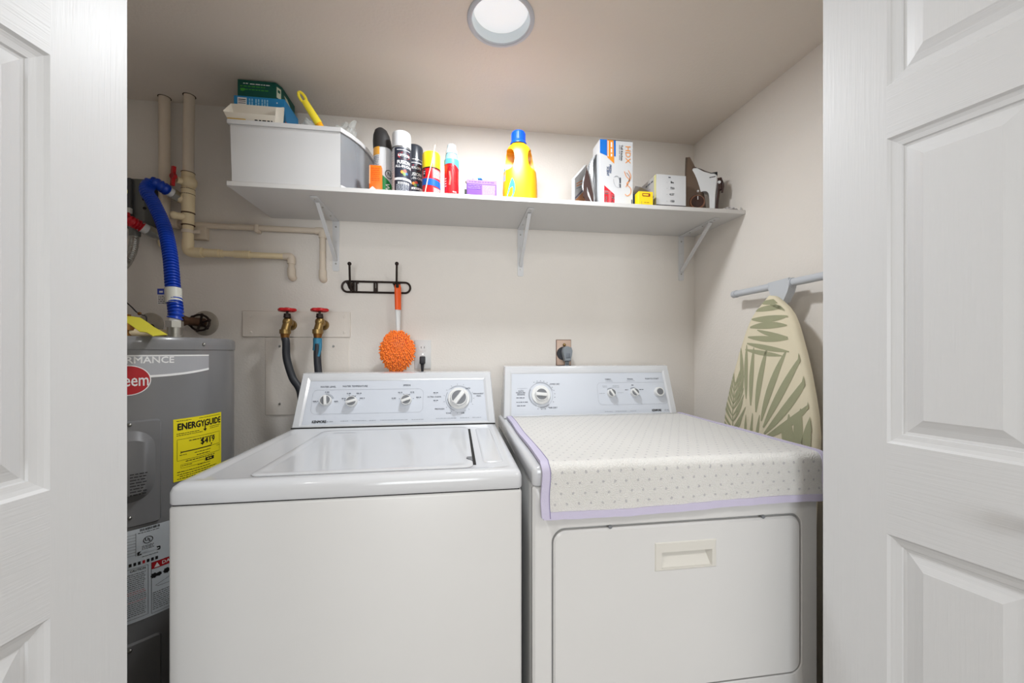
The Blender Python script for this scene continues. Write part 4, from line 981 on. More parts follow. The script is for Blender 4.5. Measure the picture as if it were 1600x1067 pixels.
# faucets and fill hoses
def faucet(px, label, hl, hoselabel, path, blue):
    c = atY(px + 6, 508, YW - 0.007)
    o = thing('washer_faucet', c, label, 'faucet')
    tip = atY(px, 503, YW - 0.065)
    mb = MB().cyl(c, c + Vector((0, -0.012, 0)), 0.021, BRASS, 0.019, 16).cyl(c, tip + Vector((0, 0.01, 0.004)), 0.0125, BRASS).sphere(tip, 0.018, BRASS, 14, (1, 1, 1.1))
    lo_ = tip + Vector((-0.004, -0.012, -0.036)); mb.cyl(tip, lo_, 0.0145, BRASS, 0.016).cyl(lo_ + Vector((0, 0, 0.006)), lo_ + Vector((0, 0, -0.010)), 0.0195, BRASS, n=16)
    mb.build('faucet_body', o)
    bt = tip + Vector((0, -0.004, 0.016)); hw = tip + Vector((0, -0.004, 0.046))
    MB().cyl(bt, bt + Vector((0, 0, 0.016)), 0.014, IRONB, 0.012, 8).cyl(bt, hw, 0.0045, IRONB).build('bonnet', o)
    wm = MB(); N = 48; loops = []
    for k in range(N):
        t = 2 * PI * k / N; rr = 0.0265 + 0.0022 * math.cos(t * 6)
        ctr = hw + Vector((rr * math.cos(t), rr * math.sin(t), 0)); u = Vector((math.cos(t), math.sin(t), 0))
        loops.append([ctr + u * 0.0055 * math.cos(q) + Vector((0, 0, 0.0062 * math.sin(q))) for q in [2 * PI * j / 8 for j in range(8)]])
    loops.append(loops[0]); wm.ring(loops, REDH, False, False)
    for k in range(3):
        t = k * PI / 3 + hl; wm.cyl(hw + Vector((0.026 * math.cos(t), 0.026 * math.sin(t), 0)), hw - Vector((0.026 * math.cos(t), 0.026 * math.sin(t), 0)), 0.0045, REDH, n=8)
    wm.cyl(hw + Vector((0, 0, -0.004)), hw + Vector((0, 0, 0.009)), 0.009, REDH, n=12).build('hand_wheel', o)
    s_ = lo_ + Vector((0, 0, -0.010))
    h = thing('fill_hose', s_, hoselabel, 'hose')
    MB().cyl(s_, s_ + Vector((-0.001, 0, -0.022)), 0.0165, COPPER, 0.0125, 14).build('hose_coupling', h)
    st = s_ + Vector((-0.001, 0, -0.016))
    MB().tube([st] + path, 0.0135, RUBBER, 14, 8).build('hose_tube', h)
    if blue:
        MB().tube([st + Vector((0, 0, -0.002)), st + Vector((0.000, 0, -0.03)), st + Vector((-0.002, 0, -0.05))], 0.0160, mat('blue_tape', (44, 116, 146), 0.5, bump=0.4, bscale=200), 14, 4).tube([st + Vector((0.012, -0.008, -0.02)), st + Vector((0.011, -0.01, -0.05)), st + Vector((0.006, -0.012, -0.072))], 0.0055, MATS['blue_tape'], 8).build('tape_wrap', h)
faucet(449.5, 'brass wall faucet with red wheel and plain black hose', 0.2, 'black rubber hose bending from faucet down behind the washer corner', [atY(447, 536, 1.59), atY(448, 560, 1.59), atY(457, 590, 1.585), atY(470, 615, 1.575), (-0.575, 1.56, 0.86), (-0.545, 1.54, 0.76), (-0.52, 1.51, 0.72)], False)
faucet(500, 'brass wall faucet with red wheel and blue taped hose', 0.7, 'black rubber hose with blue tape dropping straight behind the washer console', [atY(496, 540, 1.59), atY(496, 560, 1.588), atY(498, 585, 1.58), (-0.50, 1.55, 0.95), (-0.49, 1.54, 0.8), (-0.47, 1.51, 0.74)], True)

# hook rack and duster
o = thing('hook_rack', atY(588, 458, YW), 'dark bronze wire wall rack with two tall hooks', 'hook rack')
rx0, rx1 = atY(534.5, 449, YW - 0.006).x, atY(641, 449, YW - 0.006).x; rz0, rz1 = atY(588, 457, YW - 0.006).z, atY(588, 440.5, YW - 0.006).z
yy = YW - 0.007
lp = [(p[0], yy, p[1]) for p in rrect(rx0, rx1, rz0, rz1, (rz1 - rz0) / 2 - 0.0005, 8)]; lp.append(lp[0])
MB().tube(lp, 0.0042, IRONB, 8, smooth=False).build('frame', o)
for px in (555, 587):
    xx = atY(px, 449, yy).x
    for dx in (-0.005, 0.005): MB().cyl((xx + dx, yy, rz0), (xx + dx, yy, rz1), 0.0038, IRONB, n=8).build('bar', o)
MB().box(atY(587, 449, yy).x - 0.007, atY(587, 449, yy).x + 0.007, yy - 0.001, YW, rz0, rz0 + 0.018, IRONB).build('bar_plate', o)
xx = atY(622, 449, yy).x; MB().box(xx - 0.009, xx + 0.009, yy - 0.004, YW, rz0 + 0.003, rz1, IRONB, 0.002).build('bar', o)
for px, tx in ((551, 546), (622, 620)):
    b0_ = Vector((atY(px, 449, yy).x, yy - 0.004, rz0 + 0.006)); tipp = atY(tx, 412, YW - 0.075); out = b0_.lerp(tipp, 0.25) + Vector((0, -0.015, -0.012))
    MB().tube([b0_ + Vector((0, 0, 0.03)), b0_ + Vector((0, -0.006, 0.004)), b0_ + Vector((0, -0.02, -0.004)), b0_ + Vector((0, -0.035, 0.02)), tipp], 0.0042, IRONB, 10).sphere(tipp, 0.0078, IRONB, 12).build('hook', o)
    lt = b0_ + Vector((-0.010, -0.034, 0.026)); MB().tube([b0_ + Vector((0, -0.003, 0.014)), b0_ + Vector((-0.004, -0.020, 0.004)), lt], 0.0042, IRONB, 10).sphere(lt, 0.006, IRONB, 10).build('lower_hook', o)
MB().cyl((atY(559, 443, yy).x, yy, rz1 - 0.006), (atY(559, 443, yy).x, yy - 0.003, rz1 - 0.006), 0.004, IRONB, n=10).build('screw', o)
du = thing('duster', atY(621, 450, 1.62), 'orange chenille duster with orange and white handle hanging from the rack', 'duster')
yd = 1.618
h0, h1, h2 = atY(621.5, 448, yd), atY(622, 484, yd), atY(622, 514, yd)
MB().tube([h0 + Vector((0, 0, 0.008)), h0, h0.lerp(h1, .3), h0.lerp(h1, .7), h1], 0.015, ORANGEP, 14, rf=lambda f, a, i: (0.010 + 0.0062 * math.sin(min(1, f * 1.9) * PI / 2) - 0.003 * f, 0.010)).build('grip', du)
MB().box(h0.x - 0.006, h0.x + 0.006, yd - 0.0165, yd - 0.009, h0.z - 0.006, h0.z + 0.008, DARK, 0.003).build('hanging_hole', du)
MB().tube([h1, h1.lerp(h2, .5), h2 + Vector((0, 0, -0.02))], 0.011, PLASTW, 12, rf=lambda f, a, i: (0.0125 - 0.004 * f, 0.007)).build('shaft', du)
hc = atY(621.5, 549, yd - 0.012); rx_, rz_ = 0.0655, 0.082
MB().sphere(hc, 1.0, ORANGE, 20, (rx_ * 0.86, 0.024, rz_ * 0.86)).build('pad', du)
nd = MB(); rnd = random.Random(11)
rows = 15
def egg(t): return 1.0 - 0.16 * t if t < 0 else 1.0 - 0.02 * t
for i in range(-rows, rows + 1):
    zf = i / rows
    half = math.sqrt(max(0, 1 - zf * zf)) * rx_ * (1.02 if zf > -0.1 else 1.0 + 0.12 * (zf + 0.1))
    m_ = max(1, int(2 * half / 0.0078))
    for j in range(m_ + 1):
        x = -half + 2 * half * (j + 0.5 * (i % 2)) / (m_ + 0.5) + rnd.uniform(-.0012, .0012)
        if abs(x) > half: continue
        xf = x / rx_; bulge = math.sqrt(max(0.0, 1 - xf * xf * 0.92 - zf * zf * 0.92))
        base = hc + Vector((x * 0.92, -0.020 * bulge, zf * rz_ * 0.95))
        sm = min(1.0, max(0.0, (zf - 0.05) / 0.75)); dr = Vector((xf * 0.9 + rnd.uniform(-.2, .2), -0.35 - bulge * 0.9, zf * 0.9 * sm + (zf * 0.6 - 0.4) * (1 - sm) + rnd.uniform(-.15, .15))).normalized()
        tip_ = base + dr * rnd.uniform(0.010, 0.014) + Vector((0, 0, -0.003 * (1 - sm)))
        nd.tube([base, base.lerp(tip_, .55), tip_], 0.0034, ORANGE, 6, smooth=False, rf=lambda f, a, k: (0.0034, 0.0042, 0.0028)[k])
tag(nd.build('chenille_noodles', du, 60), kind='stuff')

# ================================================================== OUTLETS
o = thing('wall_outlet', atY(661, 576, YW), 'white wall outlet plate beside the orange duster', 'outlet')
a, b_ = atY(648, 531, YW), atY(673.5, 576, YW)
MB().box(a.x, b_.x, YW - 0.005, YW, b_.z, a.z, PLASTW, 0.002).build('cover_plate', o)
xm = (a.x + b_.x) / 2; zm = (a.z + b_.z) / 2
for dz in (0.027, -0.027):
    ou = MB().prism([(p[0], YW - 0.0045, p[1]) for p in rrect(xm - 0.0165, xm + 0.0165, zm + dz - 0.0135, zm + dz + 0.0135, 0.009, 5)], (0, -0.002, 0), PLASTW).build('socket', o)
    sl = MB()
    for dx in (-0.0065, 0.0065): sl.box(xm + dx - 0.001, xm + dx + 0.001, YW - 0.0069, YW - 0.0063, zm + dz - 0.002, zm + dz + 0.006, DARK)
    sl.build('slot', ou)
MB().cyl((xm, YW - 0.005, zm), (xm, YW - 0.0062, zm), 0.0028, STEEL, n=10).build('screw', o)
pc = thing('power_cord', (xm, YW - 0.02, zm - 0.03), 'black plug and cord in the white wall outlet', 'power cord')
MB().box(xm - 0.011, xm + 0.011, YW - 0.036, YW - 0.0066, zm - 0.040, zm - 0.008, RUBBER, 0.004).build('plug', pc)
MB().tube([(xm, YW - 0.024, zm - 0.036), (xm, YW - 0.026, zm - 0.065), (xm + 0.001, YW - 0.03, zm - 0.11), (xm - 0.003, YW - 0.06, zm - 0.25), (xm - 0.03, YW - 0.12, zm - 0.36), (xm - 0.05, YW - 0.175, zm - 0.40)], 0.0045, RUBBER, 8, rf=lambda f, a, i: 0.0078 - 0.0033 * min(1, f * 4)).build('cord', pc)
o = thing('dryer_outlet', atY(880, 571, YW), 'brown bordered heavy duty dryer outlet above the dryer console', 'outlet')
a, b_ = atY(868.5, 530.5, YW), atY(892, 571, YW); xm, zm = (a.x + b_.x) / 2, (a.z + b_.z) / 2
MB().box(a.x, b_.x, YW - 0.004, YW, b_.z, a.z, BROWNP, 0.0015).build('back_box_edge', o)
MB().box(a.x + 0.003, b_.x - 0.002, YW - 0.006, YW - 0.003, b_.z + 0.003, a.z - 0.003, TANP, 0.001).build('cover_plate', o)
Mx = Matrix.Translation((xm - 0.002, YW - 0.005, zm - 0.004)) @ Matrix.Rotation(PI / 2, 4, 'X')
MB().lathe([(0.0, 0), (0.030, 0), (0.029, 0.008), (0.0, 0.009)], RUBBER, n=28, M=Mx, cap=False).build('receptacle', o)
MB().sphere((xm + 0.001, YW - 0.012, zm + 0.034), 0.007, BRASS, 10).build('screw', o)
o = thing('dryer_plug', (xm + 0.006, YW - 0.03, zm), 'grey angled dryer plug with flat cord in the brown outlet', 'plug')
pl = [(-0.022, 0.012), (-0.017, 0.026), (0.0, 0.032), (0.017, 0.026), (0.022, 0.012), (0.020, -0.006), (0.013, -0.034), (-0.013, -0.034), (-0.020, -0.006)]
px0 = xm + 0.008; pz0 = zm - 0.004
MB().ring([[Vector((px0 + p[0] * s_, YW - y_, pz0 + p[1] * s_)) for p in pl] for y_, s_ in ((0.013, 0.95), (0.02, 1.0), (0.040, 1.0), (0.046, 0.9))], PLUGG).build('plug_body', o)
MB().box(px0 - 0.010, px0 + 0.010, YW - 0.0475, YW - 0.044, pz0 - 0.02, pz0 + 0.002, mat('grey_plug_dark', (112, 118, 126), 0.5), 0.002).build('grip_pad', o)
for dx in (-0.006, 0.0, 0.006):
    MB().tube([(px0 + dx, YW - 0.030, pz0 - 0.03), (px0 + dx, YW - 0.032, pz0 - 0.07), (px0 + dx, YW - 0.05, pz0 - 0.2), (px0 + dx, YW - 0.10, pz0 - 0.32), (px0 + dx, YW - 0.165, pz0 - 0.36)], 0.0034, PLUGG, 8).build('cord_strand', o)

# ================================================================== IRONING BOARD
IBX = lambda z: 0.957 + 0.062 * z       # leans against the right wall
ib = thing('ironing_board', (0.96, 1.16, 0), 'folded ironing board with green palm leaf cover standing against the right wall', 'ironing board')
nose = 1.357
def halfw(z):
    d = nose - z
    if d <= 0: return 0.0
    base = 0.19 * (1 - math.exp(-d / 0.40)) * 1.22
    rnd_ = math.sqrt(max(0, 1 - (1 - min(d / 0.10, 1)) ** 2))
    return min(0.19, 0.052 * rnd_ + base * min(1, d / 0.05) * 0.93)
IBY = 1.157
zsamp = [nose - 0.0005, nose - 0.002, nose - 0.006, nose - 0.014, nose - 0.026, nose - 0.045, nose - 0.07, nose - 0.10] + [nose - 0.13 - 0.06 * k for k in range(20)]
zsamp = [z for z in zsamp if z > 0.02] + [0.02]
COVER = mat('cream_board_cover', (222, 212, 186), 0.9, bump=0.25, bscale=500)
LEAFG = mat('sage_leaf_print', (160, 160, 130), 0.9, bump=0.25, bscale=500, var=0.06, vscale=30)
tilt_n = Vector((-1, 0, 0.062)).normalized()
def ibp(y, z, d=0.0): return Vector((IBX(z), IBY + y, z)) + tilt_n * d
loops = []
for z in zsamp:
    h = halfw(z); e = min(0.012, h * 0.5)
    loops.append([ibp(-h + e, z, -0.016), ibp(-h, z, -0.010), ibp(-h, z, 0.002), ibp(-h + e * .5, z, 0.009), ibp(-h + e * 1.6, z, 0.012), ibp(h - e * 1.6, z, 0.012), ibp(h - e * .5, z, 0.009), ibp(h, z, 0.002), ibp(h, z, -0.010), ibp(h - e, z, -0.016)])
MB().ring(loops, COVER).build('board_cover', ib, 50)
lp = MB(); rnd = random.Random(4)
def clampy(y, z):
    z = min(max(z, 0.03), nose - 0.006); h = max(halfw(z) - 0.010, 0.001)
    return max(-h, min(h, y)), z
def inside(y, z): return 0.02 < z < nose - 0.004 and abs(y) < halfw(z) - 0.006
def leaflet(y, z, ang, L, wd, curve, lift):
    NN = 12; A = []; B = []; a = ang; py, pz = y, z; ctr = []
    for k in range(NN + 1):
        f = k / NN; ctr.append((py, pz, a, wd * math.sin(PI * min(1, f * 0.92 + 0.05)) ** 0.8))
        py += L / NN * math.cos(a); pz += L / NN * math.sin(a); a += curve / NN
    pts = []
    for (cy_, cz_, ca, hw_) in ctr:
        s0 = clampy(cy_ - hw_ * math.sin(ca), cz_ + hw_ * math.cos(ca)); s1 = clampy(cy_ + hw_ * math.sin(ca), cz_ - hw_ * math.cos(ca)); pts.append((s0, s1, inside(cy_, cz_)))
    vs = []; fs = []
    for s0, s1, ins in pts: vs += [ibp(s0[0], s0[1], 0.0124 + lift), ibp(s1[0], s1[1], 0.0124 + lift)]
    for k in range(NN):
        if pts[k][2] or pts[k + 1][2]: fs.append([2 * k, 2 * k + 2, 2 * k + 3, 2 * k + 1])
    if fs: lp.add(vs, fs, LEAFG)
# in the board plane y grows away from the doorway (picture left), so fronds are laid out with mirrored angles
def frond(y, z, ang, L, bend, nl, ll, wd, spread=0.9, lift=0.0):
    a = ang; py, pz = y, z; st = 40; sp_ = []
    for k in range(st + 1):
        sp_.append((py, pz, a)); py += L / st * math.cos(a); pz += L / st * math.sin(a); a += bend / st
    vs = []; fs = []
    for (yy_, zz_, aa) in sp_:
        hw_ = 0.0018; s0 = clampy(yy_ - hw_ * math.sin(aa), zz_ + hw_ * math.cos(aa)); s1 = clampy(yy_ + hw_ * math.sin(aa), zz_ - hw_ * math.cos(aa))
        vs += [ibp(*s0, 0.0124 + lift), ibp(*s1, 0.0124 + lift)]
    for k in range(st):
        if inside(sp_[k][0], sp_[k][1]): fs.append([2 * k, 2 * k + 2, 2 * k + 3, 2 * k + 1])
    lp.add(vs, fs, LEAFG)
    for k in range(nl):
        f = (k + 0.5) / nl; q = sp_[int(f * st)]
        l_ = ll * (0.55 + 0.45 * math.sin(PI * (0.15 + 0.8 * f)))
        for sg in (1, -1):
            leaflet(q[0], q[1], q[2] + sg * (spread - 0.45 * f) + rnd.uniform(-.05, .05), l_ * rnd.uniform(0.85, 1.1), wd * rnd.uniform(0.8, 1.15), -sg * 0.35, lift + 0.00002 * (k % 5))
for k_, (yy_, zz_, an_, L_, wd_, cv_) in enumerate(((0.040, 1.338, 186, 0.10, 0.0085, -.2), (0.060, 1.312, 174, 0.125, 0.0095, .25), (0.072, 1.284, 186, 0.15, 0.0110, -.2), (0.078, 1.256, 176, 0.155, 0.0115, .2), (0.085, 1.222, 188, 0.17, 0.0095, -.15), (0.088, 1.200, 192, 0.18, 0.0085, -.1), (0.095, 1.178, 190, 0.16, 0.0080, -.1), (-0.075, 1.30, 20, 0.10, 0.006, .2), (-0.082, 1.215, 8, 0.13, 0.0075, .2),
    (0.100, 1.015, 88, 0.17, 0.0085, -.15), (0.078, 1.005, 84, 0.19, 0.0085, .1), (0.055, 0.985, 86, 0.20, 0.0095, .15), (0.030, 0.965, 92, 0.22, 0.0115, .25), (0.005, 0.94, 102, 0.25, 0.0125, .3), (-0.005, 0.92, 116, 0.28, 0.0130, .1), (-0.010, 0.90, 132, 0.27, 0.0130, -.2), (-0.010, 0.885, 148, 0.22, 0.0120, -.3),
    (0.0, 0.80, 172, 0.15, 0.0095, -.25), (0.0, 0.79, 186, 0.16, 0.0095, -.2), (0.0, 0.80, 156, 0.15, 0.0090, .2), (-0.115, 0.80, 80, 0.14, 0.012, -.2), (-0.145, 0.76, 95, 0.17, 0.012, .2), (-0.10, 0.74, 110, 0.13, 0.010, .2), (0.03, 0.80, 96, 0.16, 0.007, 0), (0.05, 0.80, 92, 0.16, 0.0065, 0), (0.07, 0.80, 88, 0.15, 0.0065, 0))):
    leaflet(yy_, zz_, R(an_), L_, wd_, cv_, 0.0003 + 0.00003 * (k_ % 6))
frond(0.13, 0.86, R(80), 0.2, 0.3, 9, 0.11, 0.0055, 0.9, 0.0006)
frond(-0.12, 0.66, R(100), 0.26, -0.1, 7, 0.16, 0.012, 0.8, 0.0005)
frond(0.05, 0.50, R(95), 0.25, 0.2, 8, 0.15, 0.010, 0.8, 0.0002)
frond(-0.05, 0.2, R(90), 0.3, 0.2, 8, 0.16, 0.010, 0.8, 0.0002)
lp.build('leaf_print', ib, 0)
GT = mat('light_grey_tube', (198, 202, 208), 0.4, metal=0.1)
tx = 1.062; tzz = 1.393; jy = 1.143
MB().cyl((tx, 1.352, tzz), (tx, 0.93, tzz), 0.0125, GT).build('foot_tube', ib)
for y0, y1 in ((1.368, 1.350), (0.932, 0.914)): MB().cyl((tx, y0, tzz), (tx, y1, tzz), 0.0135, GT, 0.0142 if y0 > 1 else 0.0135).build('end_cap', ib)
for y0 in (1.185, 1.102): MB().cyl((tx, y0 - 0.004, tzz), (tx, y0 + 0.004, tzz), 0.0148, GT).build('collar', ib)
MB().prism([(tx - 0.014, jy + 0.042, tzz + 0.012), (tx - 0.014, jy + 0.040, tzz - 0.012), (tx - 0.014, jy + 0.018, tzz - 0.058), (tx - 0.014, jy - 0.018, tzz - 0.062), (tx - 0.014, jy - 0.036, tzz - 0.030), (tx - 0.014, jy - 0.042, tzz - 0.012), (tx - 0.014, jy - 0.040, tzz + 0.015)], (0.028, 0, 0), GT).build('leg_joint', ib, 20)
for sg in (-1, 1):
    MB().tube([(tx + 0.002, jy + sg * 0.012, tzz - 0.05), (IBX(1.0) + 0.034, IBY + sg * 0.014, 1.0), (IBX(0.3) + 0.034, IBY + sg * 0.02, 0.3)], 0.008, GT, 10, smooth=False).build('leg', ib)

# ================================================================== THINGS ON THE SHELF
def fr_(cx, cy):  # heading that turns local -Y towards the camera
    return math.atan2(cx, cy) * -1.0
TRB = mat('translucent_plastic', (178, 182, 188), 0.25, trans=0.55, alpha=0.85)
# storage bin
bn_ = thing('storage_bin', (-0.55, 1.49, SZ), 'white plastic storage bin with clear curved end at the shelf end', 'storage bin')
zt = 1.920
BY0, BY1 = 1.372, 1.60
def binpath(ins):
    return [(-0.728 + ins, BY0 + ins), (-0.388 - ins * .4, BY0 + ins)], [(-0.388 - ins + 0.0, BY0 + ins), (-0.366 - ins, 1.405), (-0.345 - ins, 1.45), (-0.331 - ins, 1.50), (-0.324 - ins, 1.55), (-0.322 - ins, BY1 - ins)], [(-0.322 - ins, BY1 - ins), (-0.728 + ins, BY1 - ins)]
def wallseg(mb, P, Q, z0, z1, m_, tap=0.008):
    mb.add([(P[0], P[1], z0), (Q[0], Q[1], z0), (Q[0], Q[1], z1), (P[0], P[1], z1)], [[0, 1, 2, 3]], m_)
BINW = mat('white_bin_plastic', (212, 211, 211), 0.45)
of, oe, ob = binpath(0.0); nf, ne, nb = binpath(0.004)
loopO = of + oe[1:] + [ob[1]]; loopI = nf + ne[1:] + [nb[1]]
body = MB(); nO = len(loopO)
tapr = lambda p, z: (p[0] + (0.006 if p[0] < -0.7 else 0.0) * (1 - (z - SZ) / 0.2), p[1])
vs = []
for p in loopO: vs += [(tapr(p, SZ)[0], p[1], SZ + 0.001), (p[0], p[1], zt)]
for p in loopI: vs += [(tapr(p, SZ)[0], p[1], SZ + 0.005), (p[0], p[1], zt)]
fs = []
endidx = list(range(1, 1 + len(oe) - 1))
for i in range(nO):
    j = (i + 1) % nO
    if i in endidx: continue
    fs.append([2 * i, 2 * j, 2 * j + 1, 2 * i + 1]); fs.append([2 * nO + 2 * i, 2 * nO + 2 * j, 2 * nO + 2 * j + 1, 2 * nO + 2 * i + 1])
fs.append([2 * i for i in range(nO)]); fs.append([2 * nO + 2 * i for i in range(nO)])
body.add(vs, fs, BINW); body.build('bin_body', bn_, 20)
rim = MB(); rl = []
for i in range(nO):
    p = Vector(loopO[i]); a_ = Vector(loopO[i - 1]); b2 = Vector(loopO[(i + 1) % nO])
    d1 = (p - a_); d2 = (b2 - p); d1 = d1.normalized() if d1.length > 1e-6 else d2.normalized(); d2 = d2.normalized() if d2.length > 1e-6 else d1
    nn1 = Vector((d1.y, -d1.x)); nn2 = Vector((d2.y, -d2.x)); nv_ = (nn1 + nn2).normalized(); k = 1 / max(0.5, nv_.dot(nn1))
    o1 = p + nv_ * 0.006 * k; i1 = p - nv_ * 0.005 * k
    rl.append([Vector((o1.x, o1.y, zt - 0.012)), Vector((o1.x, o1.y, zt + 0.002)), Vector((i1.x, i1.y, zt + 0.002)), Vector((i1.x, i1.y, zt - 0.012))])
rl.append(rl[0]); rim.ring(rl, BINW, False, False); rim.build('bin_rim', bn_, 20)
ep = MB(); rl = []
for i in range(len(oe)):
    p = oe[i]; q = ne[i]
    rl.append([Vector((p[0], p[1], SZ + 0.002)), Vector((p[0], p[1], zt - 0.012)), Vector((q[0], q[1], zt - 0.012)), Vector((q[0], q[1], SZ + 0.002))])
ep.ring(rl, TRB); ep.build('clear_end_panel', bn_, 40)
lpn = MB(); rl = []
for i in range(len(oe)):
    p = oe[i]; rl.append([Vector((p[0] + 0.003, p[1] - .001, SZ + 0.001)), Vector((p[0] + 0.003, p[1] - .001, SZ + 0.009)), Vector((p[0] - 0.004, p[1], SZ + 0.009)), Vector((p[0] - 0.004, p[1], SZ + 0.001))])
lpn.ring(rl, BINW); lpn.build('bin_lower_lip', bn_, 40)
# something reddish and dark inside the bin
mb = MB().sphere((-0.42, 1.49, SZ + 0.07), 1.0, mat('pink_cloth', (170, 120, 122), 0.9, bump=0.5, bscale=60, bdist=0.01), 16, (0.075, 0.07, 0.062))
single(mb, 'folded_cloth', (-0.42, 1.49, SZ + 0.008), 'pinkish cloth seen through the clear end of the storage bin', 'cloth')

def crumple(c, sc, m_, seed, amp=0.35, freq=3.0, sub=4):
    bm = bmesh.new(); bmesh.ops.create_icosphere(bm, subdivisions=sub, radius=1)
    for v in bm.verts:
        n_ = noise.noise(v.co * freq + Vector((seed, 0, 0))) + 0.5 * noise.noise(v.co * freq * 2.3 + Vector((0, seed, 0)))
        r_ = 1 + amp * n_; v.co = Vector((c[0] + v.co.x * sc[0] * r_, c[1] + v.co.y * sc[1] * r_, c[2] + v.co.z * sc[2] * r_))
    return MB().addbm(bm, m_)
BAGC = mat('clear_plastic_bag', (232, 234, 232), 0.25, trans=0.25, alpha=0.6, bump=0.6, bscale=40, bdist=0.01)
single(crumple((-0.53, 1.535, 1.972), (0.050, 0.04, 0.056), BAGC, 3.0, 0.5, 2.2), 'plastic_bag', (-0.535, 1.535, 1.92), 'crumpled clear plastic bag bulging out of the bin beside the open tray', 'bag')
mb = crumple((-0.425, 1.535, 1.968), (0.038, 0.03, 0.062), BAGC, 8.0, 0.6, 2.0)
for v in mb.v:
    if v.z > 1.965: v.x += (v.z - 1.965) * 0.35; v.y += (v.z - 1.965) * 0.1
single(mb, 'plastic_wrap', (-0.425, 1.535, 1.92), 'pointed clear plastic wrap sticking up beside the yellow handle', 'bag')
# yellow handle
t0, t1 = atY(497, 192, 1.44), atY(471, 150, 1.425)
yh = thing('yellow_handle_brush', t0, 'yellow plastic brush handle with hanging hole poking out of the bin', 'brush')
dv = (t1 - t0).normalized(); tb_ = t0 - dv * 0.12
HY_ = mat('pale_yellow_plastic', (246, 224, 60), 0.35); HO_ = mat('amber_plastic', (250, 178, 20), 0.35)
MB().tube([t0 - dv * 0.004, t0 + dv * 0.03, t0 + dv * 0.065, t1 - dv * 0.018], 0.01, HY_, 14, rf=lambda f, a, i: (0.0135 - 0.003 * f, 0.0125 - 0.004 * f), flat=(1, 0, 0)).build('handle', yh)
lpp = []
sdv = Vector((0.9, 0, 0.45)).normalized(); sdv = (sdv - dv * sdv.dot(dv)).normalized(); cc = t1 - dv * 0.006
for k in range(17): lpp.append(cc + dv * 0.019 * math.cos(2 * PI * k / 16) + sdv * 0.0085 * math.sin(2 * PI * k / 16))
MB().tube(lpp, 0.005, HY_, 8, 2).build('hanging_loop', yh)
MB().tube([tb_, t0 - dv * 0.04, t0], 0.012, HO_, 12, smooth=False).build('lower_handle', yh)
MB().box(tb_.x - 0.03, tb_.x + 0.03, tb_.y - 0.02, tb_.y + 0.02, tb_.z - 0.03, tb_.z, HO_, 0.006).build('brush_head', yh)

# carton tray, blue box, green box on the bin
CARD = mat('white_carton', (226, 218, 204), 0.7, bump=0.1, bscale=100)
tr_ = thing('carton_tray', (-0.665, 1.42, 1.922), 'open white carton tray resting on the bin rim', 'carton')
mb = MB(); x0, x1, y0, y1, zb = -0.735, -0.592, 1.372, 1.428, 1.924
mb.box(x0, x1, y0, y1, zb, zb + 0.002, CARD)
fl = 0.086; thk = 0.0015
mb.prism([(x0, y0, zb), (x1, y0, zb), (x1 + 0.003, y0 - 0.010, zb + 0.018), (x0 - 0.006, y0 - 0.010, zb + 0.018)], (0, thk, 0), CARD)
mb.prism([(x0, y1, zb), (x1, y1, zb), (x1 + 0.004, y1 + 0.004, zb + fl), (x0 - 0.022, y1 + 0.004, zb + fl)], (0, -thk, 0), CARD)
mb.prism([(x0, y0, zb), (x0, y1, zb), (x0 - 0.022, y1 + 0.003, zb + fl), (x0 - 0.010, y0 - 0.008, zb + 0.022)], (thk, 0, 0), CARD)
mb.prism([(x1, y0, zb), (x1, y1, zb), (x1 + 0.004, y1, zb + fl), (x1 + 0.006, y0 - 0.006, zb + 0.046)], (-thk, 0, 0), CARD)
mb.build('tray', tr_, 15)
ft = plane_fn((x0, y0 - 0.0008, zb), (1, 0, 0), (0, -0.010, 0.018))
pm = MB().rect(0.0, 0.055, 0.0, 0.004, ft, mat('amber_print', (214, 176, 84), 0.6)); pm.dashes(0.082, 0.136, 0.002, 0.004, ft, BLACK, 4); pm.build('printed_edge', tr_, 0)
BLU = mat('blue_carton', (40, 140, 200), 0.5)
bb = thing('blue_carton', (-0.67, 1.53, 1.93), 'blue carton with barcode standing in the open tray', 'box')
B0, B1, BYf, BYb, BZ0, BZ1 = -0.772, -0.606, 1.478, 1.598, 1.9265, 2.068
MB().box(B0, B1, BYf, BYb, BZ0, BZ1, BLU, 0.001, 1).build('carton', bb)
fb = plane_fn((B0, BYf, BZ1), (1, 0, 0), (0, 0, 1)); LB = mat('pale_blue_print', (150, 204, 230), 0.6)
pm = MB(); pm.rect(0.012, 0.042, -0.075, -0.006, fb, WHITEI)
for i in range(9): pm.rect(0.015, 0.039, -0.012 - 0.0065 * i - (0.002 if i % 3 else 0.003), -0.012 - 0.0065 * i, lambda x, y: fb(x, y, 0.0004), BLACK if i < 4 else INK)
rnd = random.Random(8)
for cidx in range(7):
    xc = 0.049 + cidx * 0.0085 + (0.004 if cidx > 1 else 0) + (0.003 if cidx > 3 else 0)
    yq = -0.008
    while yq > -0.08:
        l_ = rnd.uniform(0.006, 0.016); pm.rect(xc, xc + 0.0045, yq - l_, yq, fb, LB); yq -= l_ + 0.002
pm.rect(0.139, 0.143, -0.018, -0.014, fb, WHITEI)
fs_ = plane_fn((B1, BYf, BZ1), (0, 1, 0), (0, 0, 1))
pm.build('print', bb, 0); pm = MB()
pm.rect(0.004, 0.115, -0.13, -0.075, fs_, mat('photo_print', (196, 120, 92), 0.5)); pm.rect(0.06, 0.112, -0.12, -0.085, lambda x, y: fs_(x, y, 0.0004), WHITEI)
pm.build('side_print', bb, 0)
GRN = mat('dark_green_carton', (8, 84, 72), 0.45)
